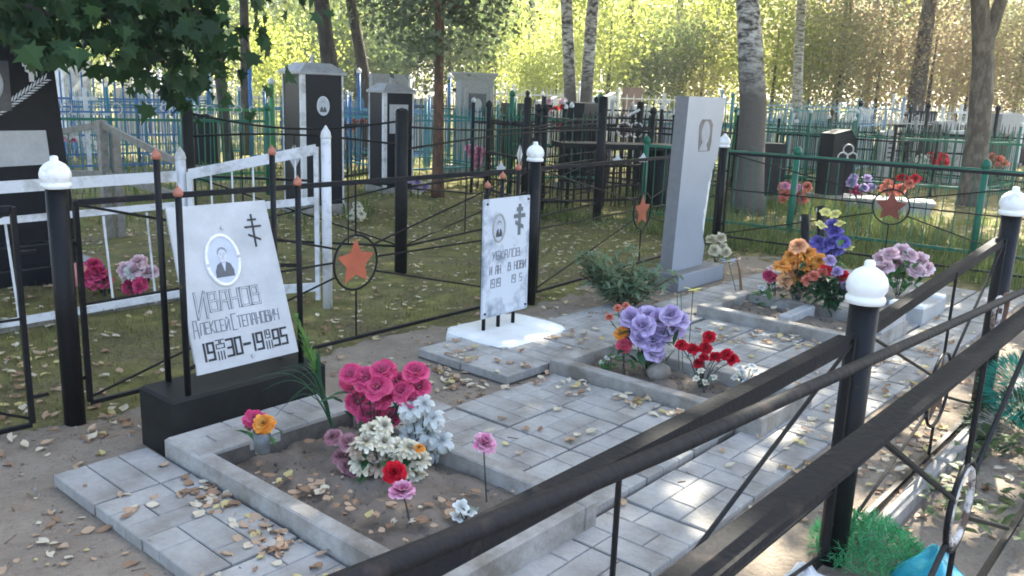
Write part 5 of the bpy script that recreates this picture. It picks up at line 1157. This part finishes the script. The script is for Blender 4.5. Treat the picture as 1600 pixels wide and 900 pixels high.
P, _ = clumps(7000, 60, 3.2, 3.2, 0, .25, .6, .4); shade_y = cloud('crown', P, .28, lm_y)
P, _ = clumps(6000, 45, 2.6, 2.4, 0, .2, .6, 0); shade_n = cloud('crown', P, .26, lm_n)
def limbset(z0, z1, R0, n=6, r=.05):
    out = []
    for k in range(n):
        a = k*2.4+random.random(); z = z0+(z1-z0)*k/n; out.append(([(0, 0, z), (R0*.5*math.cos(a), R0*.5*math.sin(a), z+.9), (R0*math.cos(a), R0*math.sin(a), z+1.5)], [r, r*.6, r*.2]))
    return out
# trunks that stand out in the picture
tree('birch_tree', 'stout grey birch trunk rising right behind the tall stele', BG(1168, 12), [(0, 0, -.2), tuple(r0*-.07+Vector((0, 0, 1.5))), tuple(r0*-.3+Vector((0, 0, 3))), tuple(r0*-.6+Vector((0, 0, 6))), tuple(r0*-.7+Vector((0, 0, 10)))], [.23, .18, .15, .12, .06], b_birch_m, (shade_y, (-1.9, .4, 9.3), 1.4), limbset(5, 8, 2.4))
p = BG(900, 17); tree('birch_tree', 'left trunk of the twin birches above the middle marker', p+r0*-.02, [(0, 0, -.2), tuple(r0*-.22+Vector((0, 0, 2))), tuple(r0*-.5+Vector((0, 0, 5))), tuple(r0*-.4+Vector((0, 0, 10)))], [.15, .12, .10, .05], b_birch_m, (shade_y, (0, 0, 8.8)), limbset(5.5, 8, 2))
tree('birch_tree', 'right trunk of the twin birches above the middle marker', p+r0*.10, [(0, 0, -.2), tuple(r0*.03+Vector((0, 0, 2))), tuple(r0*.1+Vector((0, 0, 5))), tuple(r0*.6+Vector((0, 0, 10)))], [.15, .12, .10, .05], b_birch_m, (shade_g, (.5, 0, 9)), limbset(5.5, 8, 2))
tree('birch_tree', 'slender white birch trunk right of the stout birch', BG(1243, 22), [(0, 0, -.2), tuple(r0*-.2+Vector((0, 0, 2.5))), tuple(r0*-.35+Vector((0, 0, 5))), (.2, 0, 10)], [.15, .12, .10, .05], b_birch, (shade_y, (0, 0, 8.5)), limbset(5.5, 8, 2))
p = BG(1516, 13.5); tree('forked_tree', 'thick brown trunk forking at the top right', p, [(0, 0, -.2), tuple(r0*-.05+Vector((0, 0, 1.2))), tuple(r0*-.14+Vector((0, 0, 2.2))), tuple(r0*-.4+Vector((0, 0, 3.4))), tuple(r0*-1.1+Vector((0, 0, 8)))], [.21, .175, .165, .12, .05], b_grey, (shade_g, (2.2, 2.4, 9.2), .9), [([tuple(r0*-.16+Vector((0, 0, 2.35))), tuple(r0*-.02+Vector((0, 0, 3.1))), tuple(r0*.2+Vector((0, 0, 5)))], [.11, .10, .04])]+limbset(4.5, 7, 2.2))
tree('pine_tree', 'slim straight pine trunk before the grey terrazzo stele', BG(684, 12.2), [(0, 0, -.2), (-.02, 0, 2), (-.03, 0, 4), (0, 0, 9)], [.085, .066, .06, .03], b_pine, (shade_n, (0, 0, 7.5), .9), limbset(5, 8, 1.6, 6, .03))
p = BG(528, 17); tree('dark_tree', 'dark leaning trunk behind the larger roofed pillar', p, [(0, 0, -.2), tuple(r0*-.1+Vector((0, 0, 1.6))), tuple(r0*-.35+Vector((0, 0, 3.5))), tuple(r0*-.6+Vector((0, 0, 8)))], [.2, .16, .14, .07], b_dark, (shade_g, (0, 0, 7.8)), limbset(5, 7, 2))
p = BG(578, 19); tree('dark_tree', 'second dark leaning trunk right of the larger roofed pillar', p, [(0, 0, -.2), tuple(r0*-.1+Vector((0, 0, 1.6))), tuple(r0*-.45+Vector((0, 0, 3.5))), tuple(r0*-.7+Vector((0, 0, 8)))], [.16, .13, .11, .05], b_dark, (shade_y, (0, 0, 8)), limbset(5, 7, 2))
p = BG(360, 15); tree('slim_dark_tree', 'slim dark trunk leaning left above the green fence', p, [(0, 0, -.2), tuple(r0*-.12+Vector((0, 0, 1.6))), tuple(r0*-.4+Vector((0, 0, 3.2))), tuple(r0*-.7+Vector((0, 0, 7)))], [.1, .085, .07, .03], b_dark, (shade_g, (0, 0, 7.2), .8), limbset(4, 6, 1.5))
tree('slim_dark_tree', 'slim dark upright trunk left of the larger roofed pillar', BG(385, 18), [(0, 0, -.2), (.05, 0, 2), (.05, 0, 8)], [.13, .1, .05], b_dark, (shade_y, (0, 0, 8)), limbset(5, 7, 1.8))
tree('grey_tree', 'grey trunk far off between slender birch and forked tree', BG(1421, 30), [(0, 0, -.2), (0, 0, 3), (.1, 0, 10)], [.32, .26, .12], b_grey, (shade_y, (0, 0, 9)), limbset(6, 9, 2))
tree('grey_tree', 'grey trunk far off right of the slender birch', BG(1300, 33), [(0, 0, -.2), (0, 0, 3), (.1, 0, 10)], [.2, .17, .1], b_grey, (shade_g, (0, 0, 9)), limbset(6, 9, 2))
tree('dark_edge_tree', 'dark trunk at the right picture edge', BG(1597, 24), [(0, 0, -.2), (.1, 0, 3), (.1, 0, 10)], [.17, .15, .08], b_dark, (shade_g, (0, 0, 8.5)), limbset(6, 9, 2))
for px, d, r, mt, tx in ((975, 32, .16, b_grey, 'thin grey trunk far behind the double rings'), (820, 36, .18, b_birch, 'pale birch trunk far left of the twin birches'), (1050, 38, .2, b_grey, 'grey trunk far left of the stout birch'), (760, 34, .2, b_dark, 'dark trunk far behind the terrazzo stele'), (630, 36, .2, b_dark, 'dark trunk far left of the slim pine'), (1105, 42, .16, b_birch, 'white birch trunk far off just left of the stout birch'), (1345, 40, .2, b_grey, 'grey trunk far off above the slanted stone'), (1480, 38, .18, b_grey, 'grey trunk far off just left of the forked tree'), (450, 34, .18, b_dark, 'dark trunk far above the larger roofed pillar'), (1575, 34, .14, b_birch, 'thin birch trunk far right of the forked tree')):
    tree('far_tree', tx, BG(px, d), [(0, 0, -.2), (random.uniform(-.2, .2), 0, 4), (random.uniform(-.3, .3), 0, 10)], [r, r*.8, r*.3], mt, (random.choice((shade_g, shade_y)), (0, 0, 9.8), .6), limbset(7, 9, 1.5))
# shade trees around the plot whose crowns close the sky above it (trunks beyond the picture edges)
for x, y, z, s, me, tx in ((9.5, -1.2, 7.4, 1.0, shade_g, 'shade tree right of the picture beside the path'), (17, -1.5, 8.5, 1.3, shade_y, 'shade tree far right of the picture'), (-1.2, 8.5, 6.8, 1.2, shade_g, 'shade tree left of the black slab monument')):
    tree('shade_tree', tx, (x, y, 0), [(0, 0, -.2), (0, 0, 3), (.1, 0, 7.5)], [.26, .2, .08], b_grey, (me, (0, 0, z), s), limbset(4.2, 6.5, 2.4))

# hanging pine boughs at the top middle
t = bpy.data.objects['pine_tree']; B = t.location
for px, py, dd, L in ((600, 52, -.5, .9), (655, 95, -1, .8), (720, 40, .3, 1.0), (770, 58, .5, .8), (620, 20, 1, 1.1), (790, 15, .6, .9), (560, 30, .8, .9), (700, 8, -.6, 1.0)):
    c = near(px, py, Vector((B.x, B.y, 1.5)), dd); c0 = Vector((B.x, B.y, c.z+.5)); n = 380; k = rng.random(n)
    A = np.array(c0)+np.outer(k, np.array(c)-np.array(c0)); sp_ = (.06+.26*k)[:, None]; P = A+rng.normal(size=(n, 3))*sp_*np.array([1, 1, .55]); P = P[k > .25]
    link('needle_bough', cloud('needle_bough', P, .09, lm_n), t)['kind'] = 'stuff'; MB().tube([c0, c], [.02, .006], 5).build('bough', b_pine, t)

# maple at the left whose leafy boughs hang into the picture
LOBE = [(0, 0), (.16, .08), (.42, -.02), (.30, .20), (.62, .34), (.36, .42), (.34, .58), (.16, .56), (0, 1.0), (-.16, .56), (-.34, .58), (-.36, .42), (-.62, .34), (-.30, .20), (-.42, -.02), (-.16, .08)]
mp = Vector((-.3, 5.6, 0)); t = tree('maple_tree', 'maple reaching dark lobed leaves into the upper left of the picture', mp, [(0, 0, -.2), (.05, 0, 1.5), (.1, .1, 3.2), (.2, .2, 6)], [.17, .14, .12, .05], b_dark, (shade_g, (.2, .2, 6.6), .9))
mb = MB()
def maple_leaf(p, s):
    d = Vector((random.uniform(-.6, .6), random.uniform(-.6, .6), -1.0+random.uniform(-.2, .8))).normalized(); a = d.orthogonal().normalized(); a.rotate(Matrix.Rotation(random.uniform(0, 6.28), 3, d)); n_ = d.cross(a); fo = random.uniform(.1, .4)
    pts = [p+d*(y*s)+a*(x*s)+n_*(abs(x)*s*fo) for x, y in LOBE]; mb.add([p+d*(.45*s)]+pts, [(0, i+1, (i+1) % 16+1) for i in range(16)])
def bough(pxs, dep, n, s):
    """leaves in a spray that follows a drooping bough"""
    c = [EYEP+ray(x, y)*(dep+k*.25) for k, (x, y) in enumerate(pxs)]
    MB().tube([Vector((mp.x+.1, mp.y+.1, 3.2))]+c, [.05]+[.022*(1-.12*k) for k in range(len(c))], 6).build('bough', b_dark, t, True)
    for k in range(n):
        u = random.random()*(len(c)-1); i = int(u); q = c[i].lerp(c[min(i+1, len(c)-1)], u-i); maple_leaf(q+Vector((random.gauss(0, .2), random.gauss(0, .2), random.gauss(-.03, .11))), s*random.uniform(.7, 1.25))
bough([(-60, -80), (40, 0), (120, 5), (190, 35)], 4.6, 180, .135); bough([(-40, -80), (120, -20), (220, 60), (262, 105)], 5.2, 180, .135)
bough([(60, -100), (200, -30), (310, 20), (340, 55)], 5.0, 190, .13); bough([(-80, -20), (20, 5), (90, 25)], 4.4, 130, .13); bough([(150, -60), (250, 30), (290, 110), (312, 140)], 5.8, 90, .13); bough([(200, -80), (330, -30), (420, -5)], 5.2, 90, .12)
mb.build('maple_leaves', leafmat('maple_leaf', (.008, .032, .012), (.035, .085, .025), .3, .6), t)

# undergrowth and low boughs that close the view
kinds = []
for mt, sz, hang in ((lm_y, .14, .5), (lm_g, .15, .2), (lm_o, .13, .5), (lm_b, .12, .6), (lm_d, .16, .1)):
    for v in range(2):
        P, c = clumps(5200, 38, 2.3, 2.6, 3.4, .2, .42, hang); P[:, 2] = np.maximum(P[:, 2], .1+rng.random(len(P))*.4); kinds.append((cloud('crown', P, sz, mt), mt))
stemm = MB().tube([(0, 0, -.1), (.06, .03, 1.6), (0, 0, 3.6)], [.09, .06, .02], 7).mesh('trunk', b_dark, True)
KN = ('yellow-green', 'mid-green', 'olive', 'brownish', 'dark green')
def young(px, d, k, s, where, zs=1.0):
    me = kinds[k*2+random.randrange(2)][0]; p = BG(px, d)
    t = thing('young_tree', p, KN[k]+' young tree '+where, 'tree', 'young trees beyond the fences')
    link('crown', me, t, p, (0, 0, random.uniform(0, 6.28)), (s, s, s*zs)); link('trunk', stemm, t, p, None, s)
for px, d, k, s, where in (
    (-40, 20, 4, .8, 'at the left picture edge behind the black slab'), (45, 29, 1, 1.0, 'above the white tapering marker'), (140, 32, 0, .9, 'glowing above the blue picket fence'), (235, 24, 4, .7, 'behind the maple leaves at left'),
    (300, 33, 0, 1.0, 'glowing between maple leaves and slim dark trunk'), (395, 28, 1, .9, 'behind the two slim dark trunks'), (440, 21, 0, .6, 'just left of the larger roofed pillar'), (480, 30, 0, 1.1, 'above the larger roofed pillar'),
    (555, 27, 1, .9, 'between the two dark leaning trunks'), (620, 31, 1, 1.0, 'above the smaller roofed pillar'), (700, 29, 1, 1.0, 'behind the slim pine'), (770, 33, 0, 1.1, 'right of the terrazzo stele'),
    (825, 27, 0, .5, 'glowing low, left of the twin birches'), (865, 26, 0, .6, 'glowing just left of the twin birches'), (945, 30, 0, 1.1, 'just right of the twin birches'), (1010, 31, 1, .85, 'above the double white rings'),
    (1055, 33, 0, 1.2, 'above the tall stele'), (1090, 32, 2, .9, 'between tall stele and stout birch'), (1200, 31, 0, 1.1, 'between stout birch and slender birch'), (1255, 33, 2, 1.1, 'behind the slender birch'),
    (1300, 30, 2, 1.0, 'above the slanted stone'), (1360, 31, 3, 1.1, 'above the pale written stone'), (1440, 30, 3, 1.1, 'left of the forked tree'), (1500, 32, 2, 1.1, 'behind the forked tree'), (1575, 30, 3, 1.0, 'right of the forked tree'), (1650, 28, 2, 1.0, 'at the right picture edge')): young(px, d, k, s, where)
pal = lambda px: random.choices((0, 1, 2, 3, 4), (4, 3, .5, 0, 2) if px < 480 else (3.5, 3.5, 1, 0, 1) if px < 820 else (5, 2.5, 2, .3, .3) if px < 1180 else (2.5, 1, 3.5, 3, .3))[0]
V5, F5, M5 = [], [], []; nb = 0; kv = [np.array([v.co[:] for v in k_[0].vertices]) for k_ in kinds]
def far(px, d, k, s):
    global nb
    v = kv[k*2+random.randrange(2)]; a = random.uniform(0, 6.28); c_, s_ = math.cos(a)*s, math.sin(a)*s; p = BG(px, d)
    V5.append(np.stack([v[:, 0]*c_-v[:, 1]*s_+p.x, v[:, 0]*s_+v[:, 1]*c_+p.y, v[:, 2]*s], 1)); n = len(v)//4; F5.append(np.arange(n*4).reshape(-1, 4)+nb); M5.extend([k]*n); nb += len(v)
for px in range(-300, 1950, 80): far(px+random.uniform(-30, 30), random.uniform(42, 56), pal(px), random.uniform(1.3, 1.9))
for px in range(-400, 2050, 105): far(px+random.uniform(-30, 30), random.uniform(68, 85), random.choice((0, 1, 0, 2)), random.uniform(2.6, 3.4))
for px in (-260, -170, 1740, 1830): far(px, 32, pal(px), 1.1)
me = bpy.data.meshes.new('far_wood'); me.from_pydata(np.concatenate(V5).tolist(), [], np.concatenate(F5).tolist())
for k_ in range(5): me.materials.append(kinds[k_*2][1])
me.polygons.foreach_set('material_index', M5); tag(link('far_wood', me), 'mass of sunlit leaves of the wood far behind the graves', 'wood', kind='stuff')

# ================================================================== thin haze added mostly for veiling lens glare, partly for misty air
HAZE = 0.0018
if HAZE:
    mt = bpy.data.materials.new('glare_haze'); mt.use_nodes = True; t_ = mt.node_tree
    for n in list(t_.nodes):
        if n.type != 'OUTPUT_MATERIAL': t_.nodes.remove(n)
    pv = t_.nodes.new('ShaderNodeVolumePrincipled'); pv.inputs['Density'].default_value = HAZE; pv.inputs['Color'].default_value = (.95, .96, .98, 1); pv.inputs['Anisotropy'].default_value = .2
    t_.links.new(pv.outputs[0], [n for n in t_.nodes if n.type == 'OUTPUT_MATERIAL'][0].inputs['Volume'])
    o = MB().box(-310, 410, -310, 410, -1.1, 24).build('haze', mt); tag(o, 'thin added haze between the trees, mostly for veiling lens glare', 'haze', kind='stuff')
